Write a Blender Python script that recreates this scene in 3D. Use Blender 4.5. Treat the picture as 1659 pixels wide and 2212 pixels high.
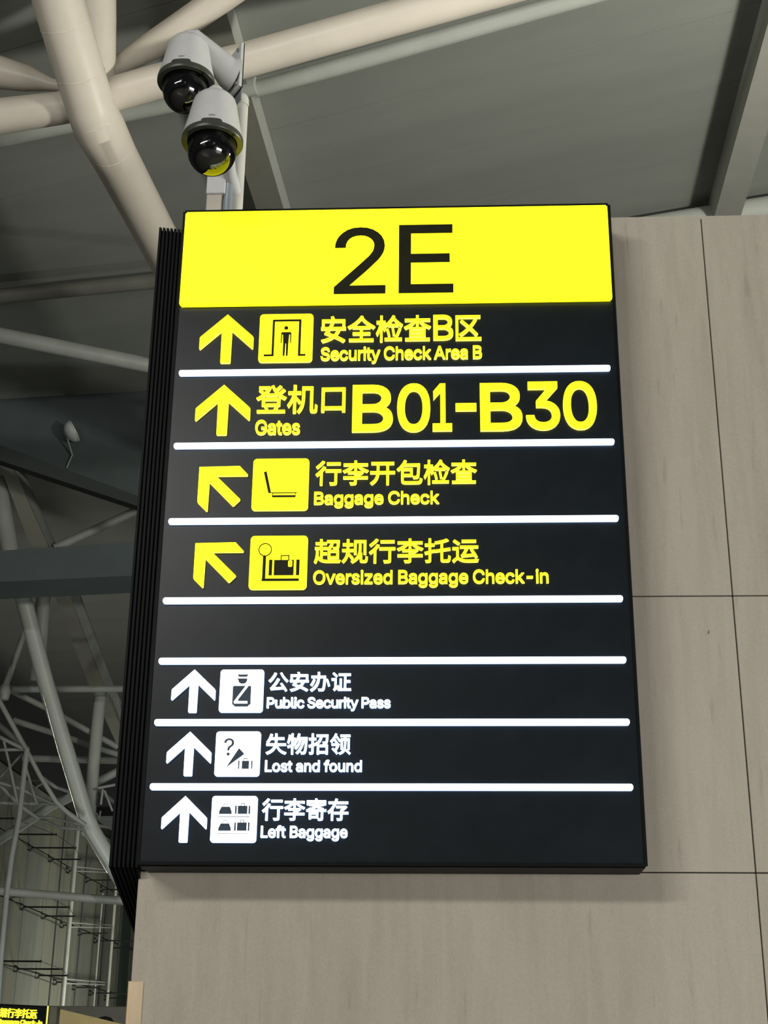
import bpy, bmesh, math, random
from mathutils import Vector, Matrix
from mathutils.geometry import delaunay_2d_cdt
random.seed(7)
scene = bpy.context.scene
COL = scene.collection
for o in list(bpy.data.objects):
    bpy.data.objects.remove(o)

# ------------------------------------------------------------------ camera
F_PX, PITCH, YAW, ROLL = 3097.5, 0.3781, 0.0491, 0.0106
IMG_W, IMG_H = 1659, 2212
EYE = Vector((0.0, -5.0, 1.6))
cp, sp, cy, sy = math.cos(PITCH), math.sin(PITCH), math.cos(YAW), math.sin(YAW)
FWD = Vector((-sy * cp, cy * cp, sp))
R0 = Vector((cy, sy, 0)); U0 = R0.cross(FWD)
RGT = R0 * math.cos(ROLL) + U0 * math.sin(ROLL)
UPV = U0 * math.cos(ROLL) - R0 * math.sin(ROLL)
cam_d = bpy.data.cameras.new('camera')
cam_d.sensor_fit = 'HORIZONTAL'; cam_d.sensor_width = 36.0
cam_d.lens = 36.0 * F_PX / IMG_W
cam_d.clip_start = 0.05; cam_d.clip_end = 300
cam = bpy.data.objects.new('camera', cam_d); COL.objects.link(cam)
cam.matrix_world = Matrix(((RGT.x, UPV.x, -FWD.x, EYE.x), (RGT.y, UPV.y, -FWD.y, EYE.y),
                           (RGT.z, UPV.z, -FWD.z, EYE.z), (0, 0, 0, 1)))
scene.camera = cam

# ------------------------------------------------------------------ exposure, world, lights
vs = scene.view_settings
vs.view_transform = 'Standard'; vs.look = 'None'; vs.exposure = 0.0; vs.gamma = 1.0
vs.use_curve_mapping = False
world = bpy.data.worlds.new('world'); scene.world = world; world.use_nodes = True
bgn = world.node_tree.nodes['Background']
bgn.inputs[0].default_value = (0.95, 1.0, 0.98, 1); bgn.inputs[1].default_value = 0.045

def area(name, loc, target, size, power, color=(1, 1, 1), size_y=None, shape='SQUARE'):
    d = bpy.data.lights.new(name, 'AREA'); d.energy = power; d.color = color
    d.shape = 'RECTANGLE' if size_y else shape
    d.size = size
    if size_y: d.size_y = size_y
    o = bpy.data.objects.new(name, d); COL.objects.link(o)
    o.location = loc
    o.rotation_euler = (Vector(target) - Vector(loc)).to_track_quat('-Z', 'Y').to_euler()
    return o
# the hall's own lamps: a row of ceiling floodlights over the concourse behind the viewer,
# and floor-level uplighters that wash the roof; the large soft fill is an addition
for i in range(8):
    area('flood_lamp', (-11.5 + 1.15 * i, -12.5 + 0.25 * i, 8.2), (0, 1, 2.5), 0.7, 110, (1.0, 0.968, 0.91), shape='DISK')
area('soft_fill', (8.5, -9.5, 1.7), (0.2, 0, 1.2), 6.0, 780, (1.0, 0.968, 0.94), size_y=2.6)  # added soft fill to even out the sign's shadows, no lamp of the hall
area('roof_uplighter', (6.4, 1.8, 5.25), (-0.5, 7.0, 10.5), 0.8, 880, (1.0, 0.98, 0.88))
area('concourse_lamp', (-4.2, 25.5, 2.0), (-8.5, 28.0, 3.2), 1.2, 330, (1.0, 0.98, 0.86))
area('concourse_lamp', (-4.2, 15.0, 1.6), (-5.2, 20.0, 7.0), 0.9, 70, (0.95, 1.0, 0.97))

# ------------------------------------------------------------------ pixel rays to places in the hall
def ray(px, py):
    return (RGT * ((px - IMG_W / 2) / F_PX) - UPV * ((py - IMG_H / 2) / F_PX) + FWD)
def at(px, py, Y):
    r = ray(px, py); return EYE + r * ((Y - EYE.y) / r.y)
def atx(px, py, X):
    r = ray(px, py); return EYE + r * ((X - EYE.x) / r.x)
def onp(px, py, p0, n):
    r = ray(px, py); return EYE + r * ((p0 - EYE).dot(n) / r.dot(n))

# ------------------------------------------------------------------ materials
MATS = {}
def lin(c):
    return tuple((x / 255 / 12.92) if x / 255 <= 0.04045 else ((x / 255 + 0.055) / 1.055) ** 2.4 for x in c)
def mat(name, col, rough=0.5, metal=0.0, var=0.0, scale=(6, 6, 6), detail=4, spec=0.5, emit=None, estr=0.0,
        trans=0.0, bump=0.0, col2=None, coat=0.0, ior=1.45, world_pos=False):
    m = bpy.data.materials.new(name); m.use_nodes = True
    nt = m.node_tree; b = nt.nodes['Principled BSDF']
    b.inputs['Base Color'].default_value = (*col, 1)
    b.inputs['Roughness'].default_value = rough
    b.inputs['Metallic'].default_value = metal
    b.inputs['Specular IOR Level'].default_value = spec
    b.inputs['IOR'].default_value = ior
    if trans: b.inputs['Transmission Weight'].default_value = trans
    if coat: b.inputs['Coat Weight'].default_value = coat
    if emit:
        b.inputs['Emission Color'].default_value = (*emit, 1)
        b.inputs['Emission Strength'].default_value = estr
    if var or bump or col2:
        tc = nt.nodes.new('ShaderNodeTexCoord'); mp = nt.nodes.new('ShaderNodeMapping')
        mp.inputs['Scale'].default_value = scale
        if world_pos: tc = nt.nodes.new('ShaderNodeNewGeometry')
        nt.links.new(tc.outputs['Position' if world_pos else 'Object'], mp.inputs['Vector'])
        nz = nt.nodes.new('ShaderNodeTexNoise'); nz.inputs['Scale'].default_value = 1.0
        nz.inputs['Detail'].default_value = detail; nz.inputs['Roughness'].default_value = 0.62
        nt.links.new(mp.outputs[0], nz.inputs['Vector'])
        rp = nt.nodes.new('ShaderNodeValToRGB')
        c2 = col2 or tuple(c * (1 - var) for c in col)
        c1 = col if col2 else tuple(min(1, c * (1 + var)) for c in col)
        rp.color_ramp.elements[0].position = 0.32; rp.color_ramp.elements[0].color = (*c2, 1)
        rp.color_ramp.elements[1].position = 0.66; rp.color_ramp.elements[1].color = (*c1, 1)
        nt.links.new(nz.outputs['Fac'], rp.inputs['Fac'])
        nt.links.new(rp.outputs['Color'], b.inputs['Base Color'])
        if bump:
            bp = nt.nodes.new('ShaderNodeBump'); bp.inputs['Strength'].default_value = bump
            bp.inputs['Distance'].default_value = 0.01
            nt.links.new(nz.outputs['Fac'], bp.inputs['Height']); nt.links.new(bp.outputs[0], b.inputs['Normal'])
    MATS[name] = m
    return m

def stone_mat():
    m = mat('stone', (0.42, 0.375, 0.32), 0.5)
    nt = m.node_tree; b = nt.nodes['Principled BSDF']
    tc = nt.nodes.new('ShaderNodeTexCoord'); geo = nt.nodes.new('ShaderNodeNewGeometry')
    def noise(scale, det, rough, dist=0.0):
        mp = nt.nodes.new('ShaderNodeMapping'); mp.inputs['Scale'].default_value = scale
        nt.links.new(geo.outputs['Position'], mp.inputs['Vector'])
        n = nt.nodes.new('ShaderNodeTexNoise'); n.inputs['Scale'].default_value = 1
        n.inputs['Detail'].default_value = det; n.inputs['Roughness'].default_value = rough
        n.inputs['Distortion'].default_value = dist
        nt.links.new(mp.outputs[0], n.inputs['Vector']); return n
    def ramp(n, p0, c0, p1, c1):
        r = nt.nodes.new('ShaderNodeValToRGB')
        r.color_ramp.elements[0].position = p0; r.color_ramp.elements[0].color = (*c0, 1)
        r.color_ramp.elements[1].position = p1; r.color_ramp.elements[1].color = (*c1, 1)
        nt.links.new(n.outputs['Fac'], r.inputs['Fac']); return r
    def mul(a, b_, f=1.0):
        x = nt.nodes.new('ShaderNodeMix'); x.data_type = 'RGBA'; x.blend_type = 'MULTIPLY'
        x.inputs['Factor'].default_value = f
        nt.links.new(a, x.inputs[6]); nt.links.new(b_, x.inputs[7]); return x.outputs[2]
    base = ramp(noise((2.2, 2.2, 0.5), 6, 0.6, 0.6), 0.3, (0.385, 0.35, 0.285), 0.7, (0.44, 0.408, 0.335))
    streak = ramp(noise((16, 16, 1.5), 5, 0.6, 0.5), 0.30, (0.90, 0.89, 0.89), 0.55, (1, 1, 1))
    vein = ramp(noise((34, 34, 4.0), 3, 0.5), 0.26, (0.82, 0.80, 0.79), 0.36, (1, 1, 1))
    speck = ramp(noise((38, 38, 20), 1.5, 0.4), 0.19, (0.5, 0.45, 0.40), 0.225, (1, 1, 1))
    grain = ramp(noise((160, 160, 120), 2, 0.6), 0.3, (0.93, 0.93, 0.93), 0.7, (1.03, 1.03, 1.03))
    c = mul(base.outputs[0], streak.outputs[0]); c = mul(c, vein.outputs[0], 0.8)
    c = mul(c, speck.outputs[0]); c = mul(c, grain.outputs[0])
    nt.links.new(c, b.inputs['Base Color'])
    return m
stone_mat()
mat('stone_core', (0.10, 0.09, 0.08), 0.9, var=0.2)
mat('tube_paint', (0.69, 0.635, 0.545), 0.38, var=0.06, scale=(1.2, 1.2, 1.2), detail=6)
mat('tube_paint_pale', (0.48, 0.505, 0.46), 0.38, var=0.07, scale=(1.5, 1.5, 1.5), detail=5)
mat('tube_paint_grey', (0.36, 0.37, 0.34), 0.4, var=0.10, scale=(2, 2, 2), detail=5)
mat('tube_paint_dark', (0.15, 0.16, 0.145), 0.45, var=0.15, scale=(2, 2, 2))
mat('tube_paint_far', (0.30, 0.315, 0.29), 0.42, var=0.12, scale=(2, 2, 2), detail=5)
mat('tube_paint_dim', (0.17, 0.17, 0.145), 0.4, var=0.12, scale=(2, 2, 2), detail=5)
mat('weld', (0.68, 0.62, 0.53), 0.4, var=0.2, scale=(30, 30, 30))
mat('roof_deck', (0.295, 0.31, 0.28), 0.42, var=0.07, scale=(0.25, 1.6, 1.6), detail=5)
mat('roof_backing', (0.09, 0.09, 0.08), 0.8, var=0.1)
mat('girder_dark', (0.045, 0.052, 0.050), 0.6, var=0.12, scale=(2, 2, 2))
mat('beam_shaded', (0.235, 0.235, 0.195), 0.5, var=0.06, scale=(2, 2, 2))  # beam paint darkened; shade on beam faces is put into the colour
mat('beam_lit', (0.52, 0.53, 0.48), 0.45, var=0.05, scale=(2, 2, 2))  # beam paint made paler; light on the side plates is put into the colour
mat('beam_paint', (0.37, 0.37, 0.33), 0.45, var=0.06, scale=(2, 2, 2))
mat('bulkhead', (0.085, 0.105, 0.105), 0.6, var=0.08, scale=(1.5, 1.5, 1.5))
mat('fascia', (0.085, 0.108, 0.112), 0.6, var=0.07, scale=(1.5, 1.5, 1.5))
mat('sign_black', (0.007, 0.0105, 0.013), 0.34, var=0.15, scale=(8, 8, 8), spec=0.3)
mat('sign_black_metal', (0.004, 0.005, 0.006), 0.5, var=0.2, scale=(12, 12, 3), spec=0.12)
mat('sign_core', (0.004, 0.004, 0.005), 0.7)
mat('yellow_light', (0.3, 0.28, 0.01), 0.4, emit=(1.0, 0.96, 0.008), estr=2.3, spec=0.12)
mat('yellow_header', (0.3, 0.28, 0.01), 0.4, emit=(1.0, 0.96, 0.0085), estr=2.3, spec=0.12)
mat('yellow_side', (0.85, 0.8, 0.2), 0.4, emit=(1.0, 0.90, 0.10), estr=1.6)
mat('white_light', (0.85, 0.87, 0.9), 0.35, emit=(0.95, 1.0, 1.0), estr=3.0)
mat('white_side', (0.8, 0.85, 0.9), 0.4, emit=(0.42, 0.62, 1.0), estr=3.0)
mat('bar_light', (0.85, 0.87, 0.9), 0.35, emit=(0.88, 0.97, 1.0), estr=1.9)
mat('print_yellow_dark', (0.012, 0.012, 0.003), 0.5, var=0.15, spec=0.2)
mat('print_white_dark', (0.022, 0.045, 0.075), 0.5, var=0.15)
mat('camera_white', (0.52, 0.53, 0.52), 0.35, var=0.03, scale=(20, 20, 20), coat=0.2)
mat('camera_dark', (0.045, 0.048, 0.038), 0.35, var=0.2, scale=(20, 20, 20))
mat('camera_black', (0.006, 0.006, 0.007), 0.25, var=0.2)
mat('logo_grey', (0.10, 0.10, 0.11), 0.5, var=0.1)
mat('pole_paint', (0.52, 0.52, 0.46), 0.45, var=0.06, scale=(8, 8, 8))
mat('galvanised', (0.30, 0.34, 0.37), 0.35, metal=0.5, var=0.18, scale=(10, 10, 3))
mat('box_beige', (0.45, 0.42, 0.36), 0.5, var=0.08, scale=(9, 9, 9))
mat('steel_bolt', (0.35, 0.35, 0.35), 0.35, metal=0.8, var=0.2)
mat('black_steel', (0.012, 0.012, 0.012), 0.45, var=0.2)
mat('cable_dark', (0.03, 0.03, 0.028), 0.5, var=0.2)
mat('bright_metal', (0.85, 0.82, 0.72), 0.2, metal=0.9, var=0.1)
mat('lamp_white', (0.55, 0.58, 0.58), 0.5, var=0.05)
mat('brass_guard', (0.85, 0.68, 0.46), 0.32, metal=0.45, var=0.12, scale=(6, 6, 2))
mat('tan_panel', (0.74, 0.60, 0.29), 0.5, var=0.12, scale=(2, 2, 2))
mat('grey_band', (0.13, 0.125, 0.10), 0.6, var=0.1)
mat('post_grey', (0.16, 0.16, 0.15), 0.5, var=0.1)
mat('floor_stone', (0.32, 0.31, 0.29), 0.25, var=0.08, scale=(1, 1, 1))
mat('dark_glass', (0.05, 0.065, 0.055), 0.25, var=0.2, scale=(1, 1, 0.3))
mat('pane_glass', (0.185, 0.185, 0.140), 0.25, scale=(1.3, 1.9, 0.10), detail=5, col2=(0.115, 0.130, 0.120), spec=0.6, world_pos=True)
def dome_glass():
    m = bpy.data.materials.new('dome_glass'); m.use_nodes = True; nt = m.node_tree
    nt.nodes.remove(nt.nodes['Principled BSDF']); out = nt.nodes['Material Output']
    g = nt.nodes.new('ShaderNodeBsdfGlossy'); g.inputs['Roughness'].default_value = 0.02
    t = nt.nodes.new('ShaderNodeBsdfTransparent'); t.inputs['Color'].default_value = (0.62, 0.63, 0.62, 1)
    f = nt.nodes.new('ShaderNodeFresnel'); f.inputs['IOR'].default_value = 2.0
    mx = nt.nodes.new('ShaderNodeMixShader')
    nt.links.new(f.outputs[0], mx.inputs[0]); nt.links.new(t.outputs[0], mx.inputs[1]); nt.links.new(g.outputs[0], mx.inputs[2])
    nt.links.new(mx.outputs[0], out.inputs['Surface'])
    MATS['dome_glass'] = m
dome_glass()

# ------------------------------------------------------------------ building helpers
def link(name, me, parent=None, loc=(0, 0, 0), rot=None, scale=None):
    o = bpy.data.objects.new(name, me); COL.objects.link(o)
    o.location = loc
    if rot: o.rotation_euler = rot
    if scale: o.scale = scale
    if parent: o.parent = parent
    return o
def tag(o, label=None, cat=None, group=None, kind=None):
    if label: o['label'] = label
    if cat: o['category'] = cat
    if group: o['group'] = group
    if kind: o['kind'] = kind
    return o
def thing(name, label, cat, loc=(0, 0, 0), rotz=0.0, group=None):
    o = bpy.data.objects.new(name, None); COL.objects.link(o); o.empty_display_size = 0.1
    o.location = loc; o.rotation_euler = (0, 0, rotz)
    return tag(o, label, cat, group)
def wloc(o):
    v = Vector((0, 0, 0)); m = Matrix.Identity(4)
    chain = []
    while o: chain.append(o); o = o.parent
    for c in reversed(chain):
        m = m @ (Matrix.Translation(c.location) @ c.rotation_euler.to_matrix().to_4x4())
    return m
def mesh_of(bm, name, mats, smooth=None):
    bm.normal_update()
    me = bpy.data.meshes.new(name)
    bm.to_mesh(me); bm.free()
    for m in (mats if isinstance(mats, (list, tuple)) else [mats]):
        me.materials.append(MATS[m])
    if smooth is not None:
        for p in me.polygons: p.use_smooth = True
        try: me.set_sharp_from_angle(angle=math.radians(smooth))
        except Exception: pass
    return me
def place(name, bm, mats, parent=None, smooth=None):
    """bm is in world coordinates; the object keeps its origin at its own middle, in its parent's frame."""
    c = Vector((0, 0, 0))
    n = len(bm.verts)
    lo = Vector((min(v.co[i] for v in bm.verts) for i in range(3)))
    hi = Vector((max(v.co[i] for v in bm.verts) for i in range(3)))
    c = (lo + hi) / 2
    inv = wloc(parent).inverted() if parent else Matrix.Identity(4)
    for v in bm.verts: v.co = (inv @ v.co) - (inv @ c)
    me = mesh_of(bm, name, mats, smooth)
    return link(name, me, parent, inv @ c)
def add_box(bm, lo, hi, mi=0):
    lo = Vector(lo); hi = Vector(hi)
    vs_ = [bm.verts.new((x, y, z)) for x in (lo.x, hi.x) for y in (lo.y, hi.y) for z in (lo.z, hi.z)]
    fs = [(0, 1, 3, 2), (4, 6, 7, 5), (0, 4, 5, 1), (2, 3, 7, 6), (0, 2, 6, 4), (1, 5, 7, 3)]
    for f in fs:
        fc = bm.faces.new([vs_[i] for i in f]); fc.material_index = mi
    return vs_
def box(lo, hi, bevel=0.0, seg=2):
    bm = bmesh.new(); add_box(bm, lo, hi)
    bmesh.ops.recalc_face_normals(bm, faces=bm.faces)
    if bevel: bmesh.ops.bevel(bm, geom=list(bm.edges), offset=bevel, segments=seg, affect='EDGES')
    return bm
def add_tube(bm, pts, radii, n=20, caps=True):
    pts = [Vector(p) for p in pts]
    if not isinstance(radii, (list, tuple)): radii = [radii] * len(pts)
    rings = []; prev = None
    for i, p in enumerate(pts):
        a = (pts[i] - pts[i - 1]).normalized() if i else None
        b = (pts[i + 1] - pts[i]).normalized() if i + 1 < len(pts) else None
        t = ((a or b) + (b or a)).normalized()
        if prev is None:
            h = Vector((0, 0, 1)) if abs(t.z) < 0.9 else Vector((1, 0, 0))
            u = t.cross(h).normalized()
        else:
            u = (prev - t * prev.dot(t)).normalized()
        prev = u; w = t.cross(u)
        k = 1.0
        if a and b: k = 1.0 / max(0.5, t.dot(a))
        rings.append([bm.verts.new(p + (u * math.cos(2 * math.pi * j / n) + w * math.sin(2 * math.pi * j / n)) * radii[i] * k) for j in range(n)])
    for r0, r1 in zip(rings, rings[1:]):
        for j in range(n):
            bm.faces.new((r0[j], r0[(j + 1) % n], r1[(j + 1) % n], r1[j]))
    if caps:
        bm.faces.new(rings[0][::-1]); bm.faces.new(rings[-1])
    bmesh.ops.recalc_face_normals(bm, faces=bm.faces)
def tube(pts, radii, n=20):
    bm = bmesh.new(); add_tube(bm, pts, radii, n); return bm
def add_lathe(bm, prof, n=40, c=(0, 0, 0)):
    c = Vector(c); rings = []
    for r, z in prof:
        if r < 1e-6: rings.append([bm.verts.new(c + Vector((0, 0, z)))])
        else: rings.append([bm.verts.new(c + Vector((r * math.cos(2 * math.pi * j / n), r * math.sin(2 * math.pi * j / n), z))) for j in range(n)])
    for a, b in zip(rings, rings[1:]):
        for j in range(n):
            k = (j + 1) % n
            if len(a) == 1: bm.faces.new((a[0], b[k], b[j]))
            elif len(b) == 1: bm.faces.new((a[j], a[k], b[0]))
            else: bm.faces.new((a[j], a[k], b[k], b[j]))
    bmesh.ops.recalc_face_normals(bm, faces=bm.faces)
def slab(quad, thick):
    """flat four-or-more-cornered plate from world points with thickness along its normal (thick is a vector)"""
    bm = bmesh.new(); t = Vector(thick)
    a = [bm.verts.new(p) for p in quad]; b = [bm.verts.new(Vector(p) + t) for p in quad]
    bm.faces.new(a); bm.faces.new(b[::-1]); n = len(a)
    for i in range(n): bm.faces.new((a[i], b[i], b[(i + 1) % n], a[(i + 1) % n]))
    bmesh.ops.recalc_face_normals(bm, faces=bm.faces)
    return bm
def zc(p): return (Vector(p) - EYE).dot(FWD)
def rpx(p, w): return w * zc(p) / F_PX / 2      # radius of a round bar that shows w pixels wide at p

# ================================================================== THE SETTING
CX0, CX1, CY0, CZ1 = -1.116, 7.2, 0.18, 4.972      # stone-clad wall block: left, right, front, top
fl = slab([(-40, -30, 0), (40, -30, 0), (40, 70, 0), (-40, 70, 0)], (0, 0, -0.2))
tag(place('floor', fl, 'floor_stone'), kind='structure')
core = tag(place('wall_front', box((CX0 + 0.03, CY0 + 0.03, 0), (CX1, 2.6, CZ1 - 0.004)), 'stone_core'), kind='structure')
zj = [CZ1, 3.310, 2.291, 1.272, 0.253, 0.0]
xj = [CX0, 1.061, 3.1, 5.15, CX1]
for i in range(len(zj) - 1):
    for j in range(len(xj) - 1):
        g = 0.0022
        dy = random.uniform(-0.0012, 0.0012)
        bm = box((xj[j] + (g if j else 0), CY0 + dy, zj[i + 1] + g), (xj[j + 1] - g, CY0 + 0.032, zj[i] - (g if i else 0)), 0.0015, 1)
        place('stone_slab', bm, 'stone', core)
    for k in range(2):                                # the block's left flank, same slabs
        bm = box((CX0, CY0 + 0.034 + k * 1.2, zj[i + 1] + g), (CX0 + 0.028, CY0 + 0.034 + (k + 1) * 1.2 - g, zj[i] - (g if i else 0)))
        place('stone_slab', bm, 'stone', core)
place('coping', box((CX0 - 0.0, CY0, CZ1 - 0.003), (CX1, 2.6, CZ1 + 0.012)), 'stone', core)

# ---- roof over the concourse: long deck sheets, box beams below them
def vpdir(px, py): return ray(px, py).normalized()
D1 = vpdir(1092, 2097); 
D2 = Vector((-math.cos(math.radians(19)), -math.sin(math.radians(-19)) * -1, 0)); D2 = Vector((math.cos(math.radians(20)), -math.sin(math.radians(20)), 0))
RP0 = at(990, 462, 11.0); RN = D1.cross(D2).normalized()
if RN.z < 0: RN = -RN
def roof(px, py, drop=0.0): return onp(px, py, RP0 - RN * drop, RN)
# sheets: strips that run along D2, laid side by side along D1
E1 = (D1 - D2 * D1.dot(D2)).normalized()
ceil_bm = slab([RP0 + RN * 0.10 + E1 * a + D2 * b for a, b in ((-16, -26), (-16, 26), (26, 26), (26, -26))], RN * 0.1)
ceiling = tag(place('ceiling', ceil_bm, 'roof_backing'), kind='structure')
k = 0; a = -14.0
sheet_mesh = None
while a < 24.0:
    w = 1.25
    if sheet_mesh is None:
        sheet_mesh = mesh_of(box((-25, -w / 2 + 0.0025, 0), (25, w / 2 - 0.0025, 0.05)), 'deck_sheet', 'roof_deck')
    o = link('deck_sheet', sheet_mesh, ceiling)
    M = Matrix((( D2.x, E1.x, RN.x), (D2.y, E1.y, RN.y), (D2.z, E1.z, RN.z)))
    ctr = RP0 + E1 * (a + w / 2) + D2 * (random.uniform(-0.3, 0.3)) + RN * random.choice((0, 0.001, 0.002))
    o.location = ctr - ceiling.location
    o.rotation_euler = M.to_euler()
    a += w

def box_beam(name, label, left_px, right_px, depth, back, fwd, under):
    """hollow box beam under the roof, running along D1; left/right are pixels on its lower edges"""
    root = thing(name, label, 'beam', (0, 0, 0))
    pl = onp(*left_px, RP0 - RN * depth, RN); pr = onp(*right_px, RP0 - RN * depth, RN)
    s = (pr - pl) - D1 * (pr - pl).dot(D1); pr = pl + s
    root.location = pl
    u = RN * depth
    t = 0.02
    sn = s.normalized()
    def bar(nm, a, b, up0, up1, matn):
        q = [a - D1 * back, b - D1 * back, b + D1 * fwd, a + D1 * fwd]
        bm = slab([p + RN * up0 for p in q], RN * (up1 - up0))
        return place(nm, bm, matn, root)
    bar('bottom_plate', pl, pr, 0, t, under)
    bar('side_plate', pl + sn * 0.012, pl + sn * (0.012 + t), t, depth - 0.004, 'beam_lit')
    bar('side_plate', pr - sn * (0.012 + t), pr - sn * 0.012, t, depth - 0.004, 'beam_lit')
    return root
box_beam('roof_beam', 'pale grey box beam under the roof, behind the dome cameras and their pole', (543, 420), (603, 420), 0.42, 10, 13, 'beam_shaded')
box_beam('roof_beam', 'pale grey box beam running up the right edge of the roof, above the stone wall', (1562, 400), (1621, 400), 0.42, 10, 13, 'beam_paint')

# ---- bulkhead that closes the roof at the far left, and the further roof behind it
BA = roof(0, 862, 0.0); BB = roof(320, 844, 0.0)
bd = (BB - BA); bd.z = 0; bd.normalize(); bn = Vector((-bd.y, bd.x, 0))
def onb(px, py): return onp(px, py, BA, bn)
q = [BA - bd * 6 + Vector((0, 0, 0.3)), BB + bd * 9 + Vector((0, 0, 0.3))]
lo = [onb(300, 1085) + bd * 9, onb(300, 1085), onb(0, 985), onb(0, 985) - bd * 6]
lo[0].z = lo[1].z; lo[3].z = lo[2].z
bmq = slab([q[0], q[1], lo[0], lo[1], lo[2], lo[3]], bn * 0.15)
tag(place('wall_bulkhead', bmq, 'bulkhead'), kind='structure')

FR0 = at(150, 1000, 19.5); FR1 = at(150, 1560, 42.0)
fd = (FR1 - FR0).normalized(); fx = Vector((1, -0.06, 0)).normalized(); fn = fx.cross(fd).normalized()
if fn.z < 0: fn = -fn
far = tag(place('ceiling_far', slab([FR0 - fd * 1 + fn * 0.1 - fx * 22, FR0 - fd * 1 + fn * 0.1 + fx * 22, FR0 + fd * 45 + fn * 0.1 + fx * 22, FR0 + fd * 45 + fn * 0.1 - fx * 22], fn * 0.1), 'roof_backing'), kind='structure')
Mf = Matrix(((fx.x, fd.x, fn.x), (fx.y, fd.y, fn.y), (fx.z, fd.z, fn.z))); 
fsheet = mesh_of(box((-21, -0.745, 0), (21, 0.745, 0.06)), 'deck_sheet', 'roof_deck')
for i in range(28):
    o = link('deck_sheet', fsheet, far); o.rotation_euler = Mf.to_euler()
    o.location = FR0 + fd * (0.2 + i * 1.5) + fn * random.choice((0, 0.003, 0.006)) - far.location

# ---- glass curtain wall along the left of the hall, runs away from the viewer
GX = -8.5
def gl(px, py, X=GX): return atx(px, py, X)
sill_z = 3.02 if False else gl(160, 2173).z
gw = tag(place('wall_left', slab([(GX - 0.75, 12, 0), (GX - 0.35, 12, 0), (GX - 0.35, 70, 0), (GX - 0.75, 70, 0)], (0, 0, 7.45)), 'dark_glass'), kind='structure')
ys = [gl(28, 2168).y, gl(76, 2168).y, gl(124, 2168).y]
pw = (ys[2] - ys[0]) / 2
zrow = [gl(54, 1957).z, gl(40.5, 2091.5).z]
ph = zrow[0] - zrow[1]
pane_me = mesh_of(box((-0.012, -pw / 2 + 0.012, -ph / 2 + 0.012), (0.012, pw / 2 - 0.012, ph / 2 - 0.012), 0.004, 1), 'pane', 'pane_glass')
z0 = zrow[1] - ph
while z0 > 0.9: z0 -= ph
for i in range(-5, 14):
    for j in range(0, 8):
        zz = z0 + (j + 0.5) * ph
        if zz < 0.5 or zz + ph / 2 > 7.5: continue
        o = link('pane', pane_me, gw)
        o.location = Vector((GX, ys[0] + (i + 0.5) * pw, zz)) - gw.location
# joint backing so that the open joints read dark
place('joint_backing', box((GX - 0.09, ys[0] - 5 * pw, 0.2), (GX - 0.05, ys[0] + 14 * pw, 7.4)), 'cable_dark', gw)
tag(place('wall_back', box((GX - 0.4, 60.0, 0), (32, 60.4, 14)), 'bulkhead'), kind='structure')

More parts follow.
